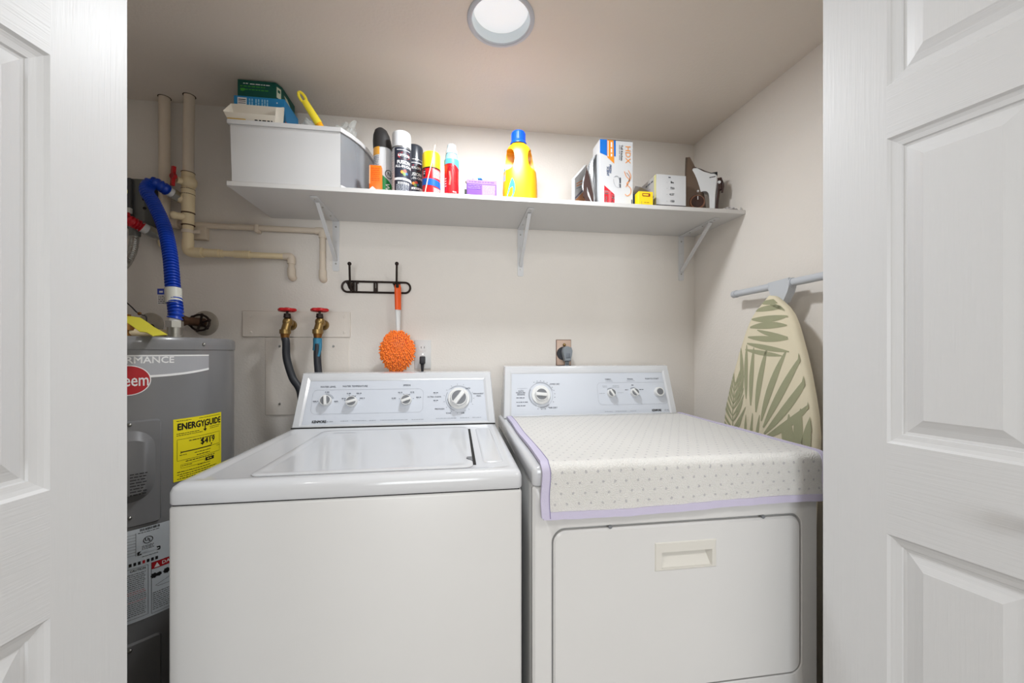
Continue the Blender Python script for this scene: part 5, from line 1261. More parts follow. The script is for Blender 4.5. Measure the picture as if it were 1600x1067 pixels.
gb = thing('green_carton', (-0.70, 1.54, 2.068), 'dark green carton lying on top of the blue carton', 'box')
G0, G1, GYf, GYb, GZ0, GZ1 = -0.764, -0.640, 1.487, 1.62, 2.0685, 2.130
MB().prism([(G0, GYf, GZ0), (G1, GYf, GZ0), (G1 + 0.012, GYf + 0.025, GZ0), (G1 + 0.012, GYb, GZ0), (G0, GYb, GZ0)], (0, 0, GZ1 - GZ0), GRN).build('carton', gb, 20)
fg = plane_fn((G0, GYf, GZ1), (1, 0, 0), (0, 0, 1)); LG = mat('leaf_green_print', (70, 160, 60), 0.5)
pm = MB(); pm.dashes(0.018, 0.034, -0.012, 0.003, fg, WHITEI, 1).dashes(0.040, 0.105, -0.013, 0.0032, fg, WHITEI, 2).dashes(0.008, 0.095, -0.022, 0.0034, fg, LG, 3).dashes(0.026, 0.100, -0.033, 0.0034, fg, LG, 4)
pm.poly([(0.008, -0.030), (0.022, -0.029), (0.027, -0.034), (0.018, -0.040), (0.010, -0.039)], fg, LG)
pm.build('print', gb, 0); pm = MB()
fq = plane_fn((G1, GYf, GZ1), (0.012, 0.025, 0), (0, 0, 1)); pm.rect(0.004, 0.022, -0.05, -0.012, fq, mat('cream_print', (206, 212, 190), 0.5)); pm.rect(0.008, 0.018, -0.03, -0.02, lambda x, y: fq(x, y, .0004), GRN)
fr2 = plane_fn((G1 + 0.012, GYf + 0.025, GZ1), (0, 1, 0), (0, 0, 1)); pm.poly([(0.012, -0.02), (0.04, -0.018), (0.075, -0.035), (0.085, -0.052), (0.05, -0.045)], fr2, MATS['cream_print'])
pm.build('side_print', gb, 0)

# cans
def canthing(name, c, label, cat='spray can'): return thing(name, (c[0], c[1], SZ), label, cat, rz=0)
def body_prof(r, h, neck=0.8):
    return [(r * 0.9, 0.0), (r * 0.985, 0.002), (r, 0.006), (r, h - 0.012), (r * 0.97, h - 0.006), (r * neck, h)]
def facing(c): return math.atan2(-c[1], -c[0])
def wrap(mb, c, r, a0, xa, xb, z0, z1, m_, off=0.0006, n=20):
    f = cyl_fn(c, r, a0, SZ); mb.rect(xa, xb, z0, z1, lambda x, y: f(x, y, off), m_, n); return f
CANW = mat('can_white', (212, 213, 215), 0.3); CANB = mat('can_black', (28, 30, 36), 0.3); TIN = mat('can_tin', (180, 182, 186), 0.25, metal=0.9)
# A: bug spray, black dome top, white and green body
c = (-0.2675, 1.47); r = 0.0325; o = canthing('domed_cap_spray_can', c, 'white and green spray can with black domed cap behind the orange pack'); a0 = facing(c)
MB().lathe(body_prof(r, 0.185, 0.96), CANW, (c[0], c[1], SZ), 36).build('can_body', o)
Lc = []
for f_, z_ in ((1.03, 0.183), (1.03, 0.196), (0.99, 0.215), (0.88, 0.236), (0.66, 0.254), (0.34, 0.263), (0.06, 0.265)):
    k = (z_ - 0.183) / 0.08
    Lc.append([Vector((c[0] + r * f_ * math.cos(t) - 0.008 * k, c[1] + r * f_ * math.sin(t), SZ + z_)) for t in [2 * PI * q / 32 for q in range(32)]])
MB().ring(Lc, mat('black_cap_plastic', (44, 42, 42), 0.55, bump=0.2, bscale=300)).build('cap', o)
pm = MB(); GC = mat('green_print', (24, 130, 62), 0.4)
f = cyl_fn(c, r, a0, SZ); n_ = 22
xs = [-0.008 + 0.058 * k / n_ for k in range(n_ + 1)]
L = [[f(x, 0.006, .0004), f(x, 0.085 - (x + 0.008) * 0.75, .0004)] for x in xs]; pm.add([p for l in L for p in l], [[2 * k, 2 * k + 2, 2 * k + 3, 2 * k + 1] for k in range(n_)], GC)
wrap(pm, c, r, a0, -0.05, -0.012, 0.155, 0.183, mat('amber_can_print', (232, 166, 60), 0.4), 0.0004)
for i in range(12): pm.dashes(-0.045, -0.014, 0.148 - i * 0.006, 0.002, lambda x, y: f(x, y, .0005), INK, i)
pm.line([(0.022 + p[0], 0.088 + p[1]) for p in arc(0, 0, 0.0145, 0, 360)], 0.0025, lambda x, y: f(x, y, .0007), BLACK)
pm.text('N', 0.02, lambda x, y: f(0.022 + x, 0.088 + y, .0007), BLACK, bold=0.02)
pm.line([(0.016 + 0.007 * math.sin(k * 1.1), 0.012 + 0.0022 * k) for k in range(20)], 0.003, lambda x, y: f(x, y, .0009), WHITEI)
pm.build('label_print', o, 0)
# orange pack in front
c = (-0.2825, 1.405); o = thing('orange_packet', (c[0], c[1], SZ), 'flat orange packet with clear wrapper leaning by the bin', 'packet')
MB().box(c[0] - 0.019, c[0] + 0.023, c[1] - 0.008, c[1] + 0.012, SZ + 0.0005, SZ + 0.097, mat('orange_print', (244, 110, 28), 0.3, var=0.1, vscale=40), 0.004).build('packet', o)
fo_ = plane_fn((c[0] - 0.019, c[1] - 0.008, SZ), (1, 0, 0), (0, 0, 1)); pm = MB()
for i in range(7): pm.dashes(0.008, 0.036, 0.085 - i * 0.007, 0.0022, fo_, mat('dark_orange_ink', (206, 80, 18), 0.5), i)
pm.poly([(0.002, 0.002), (0.014, 0.002), (0.034, 0.004), (0.012, 0.022), (0.003, 0.014)], fo_, CANW); pm.poly([(0.001, 0.03), (0.004, 0.03), (0.005, 0.094), (0.002, 0.094)], fo_, mat('pale_orange', (255, 176, 130), 0.3)); pm.build('print', o, 0)
# B: white spray paint
def paintcan(c, h, capm, label, name, txt2, yaw, redx=0.0):
    r = 0.0328; o = canthing(name, c, label); a0 = facing(c) + yaw; hb_ = h - 0.062
    MB().lathe(body_prof(r, hb_ + 0.006, 0.9), CANW if capm is CANW else CANB, (c[0], c[1], SZ), 40).build('can_body', o)
    MB().lathe([(r * 1.0, hb_ + 0.004), (r * 1.0, h - 0.010), (r * 0.94, h - 0.003), (r * 0.82, h), (0, h + 0.001)], capm, (c[0], c[1], SZ), 40, cap=False).build('cap', o)
    MB().lathe([(r * 0.9, hb_ + 0.004), (r * 1.02, hb_ + 0.0045), (r * 1.02, hb_ + 0.0005), (r * 0.9, hb_)], TIN, (c[0], c[1], SZ), 40).build('rim', o)
    pm = MB(); f = cyl_fn(c, r, a0, SZ); NV = mat('navy_print', (40, 44, 58), 0.4)
    pm.rect(-0.022, 0.055, 0.004, hb_ - 0.002, lambda x, y: f(x, y, .0004), NV, 24)
    f2 = lambda x, y: f(x, y, .0008); f3 = lambda x, y: f(x, y, .0011)
    cx_ = 0.012
    pm.line([(-0.012, hb_ - 0.010), (0.036, hb_ - 0.010)], 0.002, f2, WHITEI)
    pm.poly([(cx_ + 0.022 * math.cos(2 * PI * k / 24), hb_ - 0.030 + 0.0125 * math.sin(2 * PI * k / 24)) for k in range(24)], f2, REDI)
    pm.text('KRYLON', 0.012, lambda x, y: f3(cx_ + x, hb_ - 0.030 + y), WHITEI, sx=0.85, bold=0.03)
    pm.text('FUSION', 0.0165, lambda x, y: f2(cx_ + x, hb_ - 0.054 + y), WHITEI, sx=0.82, bold=0.035)
    pm.text(txt2, 0.013, lambda x, y: f2(cx_ - 0.0 + x, hb_ - 0.068 + y), WHITEI, sx=0.85, bold=0.02)
    for k, (dx, dz, rr, cc_) in enumerate(((0.006, -0.088, 0.006, (226, 150, 60)), (0.015, -0.085, 0.006, (206, 70, 50)), (0.013, -0.094, 0.006, (110, 150, 70)), (0.021, -0.092, 0.005, (70, 110, 150)))):
        pm.poly([(dx + rr * math.cos(2 * PI * j / 10), hb_ + dz + rr * math.sin(2 * PI * j / 10)) for j in range(10)], lambda x, y: f(x, y, .0009 + 0.0001 * k), mat('splash_%d' % k, cc_, 0.4))
    pm.rect(-0.022, 0.055, 0.050, 0.058, f2, WHITEI, 20); pm.dashes(0.004, 0.03, 0.0535, 0.0028, f3, BLACK, 5)
    for i in range(9): pm.dashes(-0.015 + (0.006 if i < 2 else 0), 0.032, 0.042 - i * 0.0042, 0.0022, f2, WHITEI if i < 2 else INKL, i + 40)
    for i in range(16): pm.dashes(-0.045, -0.028, 0.145 - i * 0.0085, 0.0018, f2, INKL, i + 60)
    pm.build('label_print', o, 0)
paintcan((-0.196, 1.43), 0.228, CANW, 'tall white capped spray paint can between two spray cans', 'white_paint_can', 'ALL-IN-ONE', -0.12)
CAPB = mat('black_cap_satin', (44, 48, 56), 0.28)
paintcan((-0.160, 1.505), 0.222, CAPB, 'black capped spray paint can partly behind the white capped one', 'black_paint_can', 'ALL-IN-ONE', -0.25)
# D: lubricant can yellow cap with red straw
c = (-0.0925, 1.44); r = 0.0318; o = canthing('yellow_cap_can', c, 'short red and blue can with yellow cap and taped straw'); a0 = facing(c)
RC = mat('red_can', (220, 24, 30), 0.3); YC = mat('yellow_cap', (244, 212, 20), 0.35); BC = mat('blue_can', (20, 92, 180), 0.3)
hb_ = 0.112
MB().lathe(body_prof(r, hb_, 0.95), RC, (c[0], c[1], SZ), 40).build('can_body', o)
MB().lathe([(r * 1.01, hb_ - 0.004), (r * 1.01, 0.160), (r * 0.93, 0.1665), (r * 0.5, 0.1675), (0, 0.1675)], YC, (c[0], c[1], SZ), 40, cap=False).build('cap', o)
MB().lathe([(r * 0.95, hb_ - 0.003), (r * 1.03, hb_ - 0.0035), (r * 1.03, hb_ - 0.0065), (r * 0.95, hb_ - 0.007)], CANB, (c[0], c[1], SZ), 40).build('rim', o)
pm = MB(); f = cyl_fn(c, r, a0, SZ); n_ = 30; xs = [-0.05 + 0.1 * k / n_ for k in range(n_ + 1)]
L = [[f(x, 0.042 - 0.12 * x, .0004), f(x, 0.066 - 0.12 * x, .0004)] for x in xs]; pm.add([p for l in L for p in l], [[2 * k, 2 * k + 2, 2 * k + 3, 2 * k + 1] for k in range(n_)], BC)
pm.rect(-0.032, -0.021, 0.075, 0.100, lambda x, y: f(x, y, .0005), CANB, 6); pm.dashes(-0.031, -0.022, 0.093, 0.003, lambda x, y: f(x, y, .0008), WHITEI, 2).dashes(-0.031, -0.022, 0.086, 0.003, lambda x, y: f(x, y, .0008), WHITEI, 3)
pm.rect(0.004, 0.040, 0.068, 0.102, lambda x, y: f(x, y, .0003), mat('pale_red_print', (236, 96, 98), 0.4), 10); pm.rect(0.006, 0.040, 0.006, 0.036, lambda x, y: f(x, y, .0003), MATS['pale_red_print'], 10)
for i in range(7): pm.dashes(0.008, 0.036, 0.097 - i * 0.0042, 0.0018, lambda x, y: f(x, y, .0008), WHITEI, i)
for i in range(6): pm.dashes(0.010, 0.036, 0.032 - i * 0.0042, 0.0018, lambda x, y: f(x, y, .0008), WHITEI, i + 9)
pm.build('label_print', o, 0)
s0, s1 = f(-0.022, 0.012, 0.003), f(0.012, 0.186, 0.004); MB().tube([s0, f(-0.012, 0.06, 0.003), f(0.0, 0.115, 0.004), s1], 0.0019, mat('straw_translucent', (250, 214, 190), 0.3), 8).build('straw', o)
# E: red bottle with clear cap
c = (-0.0195, 1.44); r = 0.0258; o = canthing('red_bottle', c, 'slim red bottle with blue band and frosted pump cap', 'bottle'); a0 = facing(c)
MB().lathe(body_prof(r, 0.150, 0.93), mat('red_bottle_plastic', (214, 28, 34), 0.3), (c[0], c[1], SZ), 36).build('bottle_body', o)
MB().lathe([(r * 0.95, 0.148), (r * 0.93, 0.152), (r * 0.86, 0.156), (r * 0.86, 0.166), (r * 0.70, 0.171), (0, 0.171)], mat('pale_blue_collar', (140, 198, 232), 0.35), (c[0], c[1], SZ), 36, cap=False).build('collar', o)
MB().lathe([(r * 0.80, 0.171), (r * 0.80, 0.182), (r * 0.66, 0.189), (r * 0.62, 0.192), (r * 0.62, 0.203), (r * 0.5, 0.206), (0, 0.206)], mat('frosted_cap', (222, 236, 246), 0.3, trans=0.35), (c[0], c[1], SZ), 36, cap=False).build('pump_cap', o)
pm = MB(); f = cyl_fn(c, r, a0, SZ); n_ = 24; xs = [-0.042 + 0.084 * k / n_ for k in range(n_ + 1)]
L = [[f(x, 0.128 - 8.0 * max(0, x - 0.0) ** 2 - 0.2 * max(0, x), .0004), f(x, 0.146, .0004)] for x in xs]; pm.add([p for l in L for p in l], [[2 * k, 2 * k + 2, 2 * k + 3, 2 * k + 1] for k in range(n_)], mat('sky_blue_print', (84, 172, 226), 0.35))
pm.line([(0.014 * math.cos(R(t)) - 0.002, 0.075 + 0.045 * math.sin(R(t))) for t in range(-20, 200, 10)], 0.005, lambda x, y: f(x, y, .0006), mat('dark_red_print', (150, 14, 22), 0.4))
pm.line([(-0.007, 0.1), (-0.004, 0.075), (-0.007, 0.05)], 0.006, lambda x, y: f(x, y, .0006), mat('coral_print', (240, 116, 104), 0.4))
for i in range(2): pm.dashes(0.004, 0.020, 0.026 - 0.009 * i, 0.003, lambda x, y: f(x, y, .0008), WHITEI, i)
for i in range(4): pm.dashes(-0.027, -0.020, 0.075 - i * 0.009, 0.004, lambda x, y: f(x, y, .0008), WHITEI, i + 4)
pm.build('label_print', o, 0)
# purple box
o = thing('purple_carton', (0.09, 1.45, SZ), 'small purple carton with white tissue on top', 'box')
x0, x1, y0, y1, zt_ = 0.036, 0.144, 1.42, 1.50, SZ + 0.076
PUR = mat('purple_carton', (104, 58, 170), 0.4)
MB().box(x0, x1, y0, y1, SZ + 0.0003, zt_, PUR, 0.001, 1).build('carton', o)
fpz = plane_fn((x0, y0, SZ), (1, 0, 0), (0, 0, 1)); pm = MB(); LP = mat('lilac_print', (132, 102, 178), 0.5)
pm.rect(0.0, 0.108, 0.062, 0.076, fpz, LP); pm.rect(0.054, 0.104, 0.018, 0.060, fpz, LP); pm.rect(0.0, 0.108, 0.0, 0.012, fpz, mat('light_purple_print', (128, 88, 188), 0.5))
for i in range(8): pm.dashes(0.058, 0.102, 0.055 - i * 0.0045, 0.0018, lambda x, y: fpz(x, y, .0004), mat('pale_lilac_ink', (186, 162, 214), 0.5), i)
for i in range(3): pm.dashes(0.004, 0.05, 0.057 - i * 0.006, 0.0028, lambda x, y: fpz(x, y, .0004), LP, i + 20)
pm.dashes(0.008, 0.1, 0.069, 0.0035, lambda x, y: fpz(x, y, .0004), PUR, 31)
pm.rect(-0.009, -0.001, 0.0, 0.04, fpz, BLACK)
pm.build('print', o, 0)
mb = crumple((0.064, 1.452, zt_ + 0.006), (0.032, 0.022, 0.007), mat('tissue_white', (234, 236, 238), 0.8), 2.0, 0.5, 2.5, 3)
single(mb, 'tissue_wad', (0.064, 1.452, zt_), 'crumpled white tissue lying on the purple carton', 'tissue')
mb = crumple((0.083, 1.437, zt_ + 0.010), (0.010, 0.008, 0.006), mat('blue_scrap', (52, 126, 186), 0.6), 4.0, 0.6, 2.5, 2)
single(mb, 'blue_scrap', (0.083, 1.437, zt_ + 0.005), 'tiny crumpled blue scrap on the purple carton tissue', 'scrap')

# detergent bottle: lofted body with a through-hole that leaves a handle
DETY = mat('yellow_detergent_plastic', (228, 158, 22), 0.32, bump=0.02); c = Vector((0.237, 1.455, SZ)); dr_ = R(-10)
o = thing('detergent_bottle', c, 'yellow detergent jug with blue cap and moulded handle', 'bottle', rz=dr_)
secs = [(0.0, 0.060, 0.042), (0.004, 0.065, 0.047), (0.05, 0.066, 0.048), (0.10, 0.064, 0.046), (0.14, 0.060, 0.043), (0.175, 0.056, 0.040), (0.200, 0.050, 0.037), (0.215, 0.043, 0.034), (0.226, 0.034, 0.029), (0.232, 0.026, 0.025), (0.240, 0.022, 0.022)]
L = []
for z, a_, b2 in secs:
    e = 2.0 / 2.6; sh = -0.006 * max(0, (z - 0.12) / 0.12)
    L.append([Vector((sh + a_ * math.copysign(abs(math.cos(t)) ** e, math.cos(t)), b2 * math.copysign(abs(math.sin(t)) ** e, math.sin(t)), z)) for t in [2 * PI * k / 40 for k in range(40)]])
bA = MB().ring(L, DETY).build('tmp_a', None, 0)
hl = MB(); LL = []
for k in range(25):
    x = -0.09 + 0.18 * k / 24; w_ = 1.0 + 20.0 * (abs(x - 0.006) / 0.09) ** 2; wz = min(w_, 3.0)
    LL.append([Vector((x, 0.000 + (0.0175 * math.cos(t) if math.cos(t) > 0 else 0.0155 * w_ * math.cos(t)), 0.166 + 0.032 * (0.85 + 0.16 * wz) * math.sin(t))) for t in [2 * PI * q / 24 for q in range(24)]])
hl.ring(LL, DETY); bB = hl.build('tmp_b', None, 0)
md = bA.modifiers.new('b', 'BOOLEAN'); md.object = bB; md.operation = 'DIFFERENCE'; md.solver = 'EXACT'
dg = bpy.context.evaluated_depsgraph_get(); dg.update()
me = bpy.data.meshes.new_from_object(bA.evaluated_get(dg))
bpy.data.objects.remove(bA); bpy.data.objects.remove(bB)
bm = bmesh.new(); bm.from_mesh(me); bmesh.ops.recalc_face_normals(bm, faces=bm.faces[:]); bm.to_mesh(me); bm.free()
me.polygons.foreach_set('use_smooth', [True] * len(me.polygons)); me.set_sharp_from_angle(angle=R(45))
jug = bpy.data.objects.new('jug', me); COL.objects.link(jug); jug.parent = o
BCAP = mat('blue_cap_plastic', (8, 76, 206), 0.35)
MB().lathe([(0.031, 0.232), (0.031, 0.238), (0.0275, 0.243), (0.0265, 0.246), (0.0262, 0.276), (0.024, 0.280), (0.0, 0.281)], BCAP, (-0.006, 0, 0), 36, cap=False).build('cap', o, local=True)
rb = MB()
for k in range(36):
    t = 2 * PI * k / 36; rb.box(-0.0008, 0.0008, -0.0010, 0.0, 0.248, 0.274, BCAP, M=Matrix.Translation((-0.006, 0, 0)) @ Matrix.Rotation(t, 4, 'Z') @ Matrix.Translation((0, -0.0262, 0)))
rb.build('cap_ribs', o, local=True)
pm = MB()
def jugp(x, z, off=0.0008):
    # point on the front of the lofted jug
    for i in range(len(secs) - 1):
        if secs[i][0] <= z <= secs[i + 1][0]:
            f_ = (z - secs[i][0]) / (secs[i + 1][0] - secs[i][0]); a_ = secs[i][1] + (secs[i + 1][1] - secs[i][1]) * f_; b2 = secs[i][2] + (secs[i + 1][2] - secs[i][2]) * f_; break
    q = min(0.999, abs(x) / a_); y = -b2 * (1 - q ** 2.6) ** (1 / 2.6); return Vector((x, y - off, z))
SKY = mat('blue_label_print', (60, 160, 226), 0.35)
rows_ = 14
Ls = []
for k in range(rows_ + 1):
    z = 0.004 + 0.086 * k / rows_; f_ = k / rows_
    xa = -0.052 + 0.022 * f_ ** 1.3; xb = xa + 0.026 * math.sin(PI * (0.18 + 0.80 * f_)) ** 0.8
    Ls += [jugp(xa, z), jugp(xb, z)]
pm.add(Ls, [[2 * k, 2 * k + 2, 2 * k + 3, 2 * k + 1] for k in range(rows_)], SKY)
Ls = []
for k in range(9):
    z = 0.085 + 0.05 * k / 8; Ls += [jugp(-0.0595 + 0.002 * k / 8 - .002, z), jugp(-0.054, z)]
pm.add(Ls, [[2 * k, 2 * k + 2, 2 * k + 3, 2 * k + 1] for k in range(8)], SKY)
pm.build('label_print', o, 40, local=True)

# trash bag boxes, plastic bag and brown paper
o = thing('trash_bag_carton', (0.608, 1.45, SZ), 'upright white trash bag carton with orange blue and red print', 'box')
x0, x1, y0, y1, hB = 0.540, 0.674, 1.42, 1.495, 0.262
MB().box(x0, x1, y0, y1, SZ + 0.0003, SZ + hB, mat('white_printed_carton', (212, 213, 215), 0.45), 0.001, 1).build('carton', o)
fh = plane_fn((x0, y0, SZ), (1, 0, 0), (0, 0, 1)); OR = mat('orange_brand_print', (240, 146, 40), 0.45); BLP = mat('blue_brand_print', (20, 112, 206), 0.45); RDP = mat('red_brand_print', (206, 28, 46), 0.45)
PCH = mat('peach_print', (232, 158, 104), 0.5)
pm = MB(); k = 0.134 / 465.0; kz = 0.262 / 880.0
def hx(px, py): return ((px - 418) * k, hB - (py - 135) * kz)
def hq(pts, m_, d=0.0): pm.poly([hx(*p) for p in pts], lambda x, y: fh(x, y, d), m_)
hq([(420, 137), (520, 137), (520, 345), (420, 312)], BLP); hq([(520, 137), (610, 137), (618, 440), (520, 362)], OR, 0.0003); hq([(610, 140), (640, 140), (640, 345), (612, 345)], BLP)
hq([(528, 150), (538, 150), (538, 355), (528, 350)], WHITEI, .0006)
def vtext(s, px, py, size, m_, sx=1.0, bold=0.01):
    q = hx(px, py); pm.text(s, size, lambda x, y: fh(q[0] + y, q[1] - x, 0.0006), m_, 'LEFT', sx, bold)
def vdash(px, p0, p1, h, m_):
    q = hx(px, p0); q1 = hx(px, p1); pm.dashes(0, q[1] - q1[1], 0, h, lambda x, y: fh(q[0] + y, q[1] - x, 0.0006), m_, int(px))
vtext('HDX', 808, 196, 0.030, OR, 1.05, 0.0); vtext('Tall Kitchen', 722, 192, 0.0125, INK, 1.0, 0.01); vdash(692, 192, 390, 0.004, INKL)
vdash(580, 165, 350, 0.006, WHITEI)
vtext('FRESH', 562, 455, 0.0125, BLP, 0.95, 0.02); vtext('SCENT', 528, 482, 0.0125, BLP, 0.95, 0.02)
hq([(480, 725), (622, 835), (622, 1000), (480, 995)], RDP)
vtext('13', 508, 788, 0.020, WHITEI, 0.8, 0.03); vtext('GALLON', 508, 865, 0.010, WHITEI, 0.9, 0.02); vtext('140', 600, 835, 0.014, WHITEI, 0.95, 0.02); vtext('BAGS', 592, 915, 0.0095, WHITEI, 0.9, 0.01)
for i in range(3): 
    q = hx(545 + 12 * i, 800)
    pm.line([(q[0], q[1]), (q[0], q[1] - 0.05)], 0.0012, lambda x, y: fh(x, y, .0006), mat('pink_ink', (232, 150, 156), 0.5))
hq([(625, 960), (648, 940), (648, 1003), (625, 1003)], mat('violet_print', (110, 84, 160), 0.5))
def curve(pts, wd, m_):
    P_ = [Vector(hx(*p)) for p in pts]; out_ = []
    for i in range(len(P_) - 1):
        p0 = P_[max(i - 1, 0)]; p1 = P_[i]; p2 = P_[i + 1]; p3 = P_[min(i + 2, len(P_) - 1)]
        for q in range(6):
            t = q / 6; out_.append(0.5 * ((2 * p1) + (-p0 + p2) * t + (2 * p0 - 5 * p1 + 4 * p2 - p3) * t * t + (-p0 + 3 * p1 - 3 * p2 + p3) * t ** 3))
    out_.append(P_[-1]); pm.line(out_, wd, lambda x, y: fh(x, y, .0006), m_)
curve([(760, 530), (785, 590), (830, 640), (800, 700), (780, 730)], 0.0032, PCH); curve([(815, 515), (850, 580), (835, 640), (795, 690), (850, 750), (845, 815), (800, 845), (770, 825)], 0.0032, PCH)
curve([(790, 545), (835, 600), (820, 660)], 0.002, mat('brown_print', (150, 90, 60), 0.5))
curve([(610, 620), (640, 598), (680, 610), (705, 670), (690, 735), (650, 740), (615, 690), (608, 640)], 0.0012, INKL)
curve([(625, 610), (660, 600), (690, 650), (680, 720)], 0.0014, INKL)
vdash(702, 615, 745, 0.005, INK); vdash(866, 890, 980, 0.004, INK)
pm.rect(0.03, 0.132, 0.2605, 0.2618, lambda x, y: fh(x, y, .0004), BLACK)
pm.build('print', o, 0)
# plastic liner spilling beside it
mb = MB(); rnd = random.Random(21); colsP = []
prof_ = [(920, 317, 1.425), (916, 300, 1.42), (914, 285, 1.425), (915, 270, 1.43), (919, 258, 1.44), (924, 250, 1.45), (929, 245, 1.46), (934, 240, 1.47)]
WB = mat('white_liner_plastic', (208, 210, 212), 0.3, bump=0.9, bscale=28, bdist=0.012)
for i, (px, py, Y) in enumerate(prof_):
    l = atY(px, py, Y); rgt = Vector((0.530, 1.445 + 0.006 * i, max(SZ + 0.002, l.z - 0.012 * (i > 0))))
    l.z = max(l.z, SZ + 0.002)
    row = []
    for j in range(9):
        f_ = j / 8; p = l.lerp(rgt, f_); p.y -= 0.026 * math.sin(PI * f_) * (0.5 + 0.5 * math.sin(i * 0.8 + j)) ; p.x += 0.0035 * math.sin(i * 2.1 + j * 1.7); row.append(p)
    colsP.append(row)
vsP = [p for r_ in colsP for p in r_]; nb = len(vsP)
fsP = [[i * 9 + j, i * 9 + j + 1, (i + 1) * 9 + j + 1, (i + 1) * 9 + j] for i in range(len(colsP) - 1) for j in range(8)]
mb.add(vsP, fsP, WB)
bk_ = [p + Vector((0.002, 0.034, -0.002 if p.z > SZ + 0.01 else 0)) for p in vsP]; mb.add(bk_, [f_[::-1] for f_ in fsP], WB)
single(mb, 'plastic_liner', (0.51, 1.44, SZ), 'crumpled white plastic liner spilling out beside the trash bag carton', 'bag', smooth=60)
mb = MB(); pts = [(917, 262), (921, 276), (924, 290), (927, 303), (928, 318), (914, 318), (914, 309), (911, 306), (912, 285), (915, 270)]
mb.prism([atY(x, min(y, 317.5), 1.418) for x, y in pts], (0.004, 0.012, 0), mat('dark_brown_paper', (66, 46, 42), 0.8, bump=0.3, bscale=60))
lowz = min(p.z for p in mb.v)
for v in mb.v: v.z = max(v.z, SZ + 0.0005)
single(mb, 'brown_paper_bag', (0.495, 1.42, SZ), 'dark brown folded paper strip beside the white plastic liner', 'paper')
o = thing('second_liner_carton', (0.48, 1.5, SZ), 'white and orange carton leaning behind the plastic liner', 'box')
e0 = atY(898, 300, 1.45); e1 = atY(916, 300, 1.545)
x_a, x_b = e0.x, e1.x
A_ = Vector((e0.x, 1.45, SZ + 0.0005)); B_ = Vector((0.533, 1.548, SZ + 0.0005)); up_ = Vector((0, 0, 1))
zA_, zB_ = atY(899, 272, 1.45).z - SZ, atY(917, 240, 1.548).z - SZ
zB_ = 0.225; zA_ = 0.118
thk = Vector((0.03, -0.02, 0)).normalized() * 0.0
nrmB = Vector((-(B_ - A_).y, (B_ - A_).x, 0)).normalized() * 0.012
mb = MB().prism([A_, B_, B_ + up_ * zB_, A_ + up_ * zA_], nrmB, mat('white_printed_carton', (212, 213, 215), 0.45)); mb.build('carton', o, 15)
fc = plane_fn(A_, B_ - A_, up_); dL = (B_ - A_).length
pm = MB(); pm.poly([(0.002, 0.004), (dL * .55, 0.004), (dL * 0.98, 0.09), (dL * .98, 0.125), (0.002, 0.035)], fc, PCH); pm.poly([(0.002, 0.038), (dL * .98, 0.13), (dL * .98, 0.138), (0.002, 0.046)], fc, mat('grey_violet_print', (132, 124, 146), 0.5))
for i in range(3): pm.line([(dL * .12, 0.085 + 0.009 * i), (dL * 0.6, 0.115 + 0.012 * i)], 0.004, fc, PCH if i else INKL)
pm.build('print', o, 0)

# yellow small box, box behind, bulb carton, iron
o = thing('small_yellow_carton', (0.714, 1.42, SZ), 'small bright yellow carton standing in front of a dark blue carton', 'box')
MB().box(0.684, 0.742, 1.392, 1.425, SZ + 0.0003, SZ + 0.060, mat('yellow_carton', (248, 214, 24), 0.4), 0.001, 1).build('carton', o)
fy = plane_fn((0.684, 1.392, SZ), (1, 0, 0), (0, 0, 1)); pm = MB()
pm.poly(rrect(0.014, 0.046, 0.041, 0.053, 0.003, 3), fy, mat('maroon_print', (150, 40, 26), 0.5)); pm.dashes(0.017, 0.044, 0.047, 0.006, lambda x, y: fy(x, y, .0004), YC, 5); pm.dashes(0.022, 0.044, 0.018, 0.003, fy, mat('ochre_ink', (190, 150, 20), 0.5), 3); pm.line([(0.012, 0.004), (0.012, 0.022)], 0.001, fy, INK)
pm.build('print', o, 0)
o = thing('open_blue_carton', (0.69, 1.47, SZ), 'dark blue carton with lifted grey flap behind the yellow carton', 'box')
NVY = mat('navy_carton', (38, 70, 120), 0.5); FLP = mat('grey_flap', (120, 116, 118), 0.6)
MB().box(0.679, 0.748, 1.430, 1.50, SZ + 0.0003, SZ + 0.066, NVY, 0.001, 1).build('carton', o)
MB().prism([(0.679, 1.430, SZ + 0.066), (0.748, 1.430, SZ + 0.066), (0.750, 1.418, SZ + 0.066), (0.700, 1.408, SZ + 0.082), (0.680, 1.412, SZ + 0.086)], (0, 0.001, 0.002), FLP).build('flap', o, 15)
o = thing('white_carton', (0.82, 1.44, SZ), 'white carton with rows of small print and black base band', 'box')
x0, x1, y0, y1 = 0.764, 0.888, 1.408, 1.528; hB = 0.1375
WC = mat('white_gloss_carton', (212, 213, 215), 0.35); GRC = mat('grey_carton_side', (186, 182, 180), 0.5)
A0 = (x0 - 0.006, y1)
pz = [(x0, y0), (x1, y0), (x1, y1), (x0 - 0.0, y1)]
mb = MB().box(x0, x1, y0, y1, SZ + 0.0003, SZ + hB, WC, 0.001, 1); mb.build('carton', o)
fc = plane_fn((x0, y0, SZ), (1, 0, 0), (0, 0, 1)); CH = mat('charcoal_print', (58, 52, 56), 0.5)
pm = MB(); pm.rect(0.0, x1 - x0, 0.0, 0.020, fc, CH)
for s, px, py in (('8w', 0.066, 0.108), ('750', 0.066, 0.085), ('4.57', 0.064, 0.061), ('150', 0.066, 0.035)): pm.text(s, 0.0115, lambda x, y: fc(px + x, py + y, .0003), INK if s != '8w' else BLACK, bold=0.02)
for py in (0.108, 0.085, 0.061, 0.035): pm.text('-', 0.010, lambda x, y: fc(0.044 + x, py + y, .0003), INK)
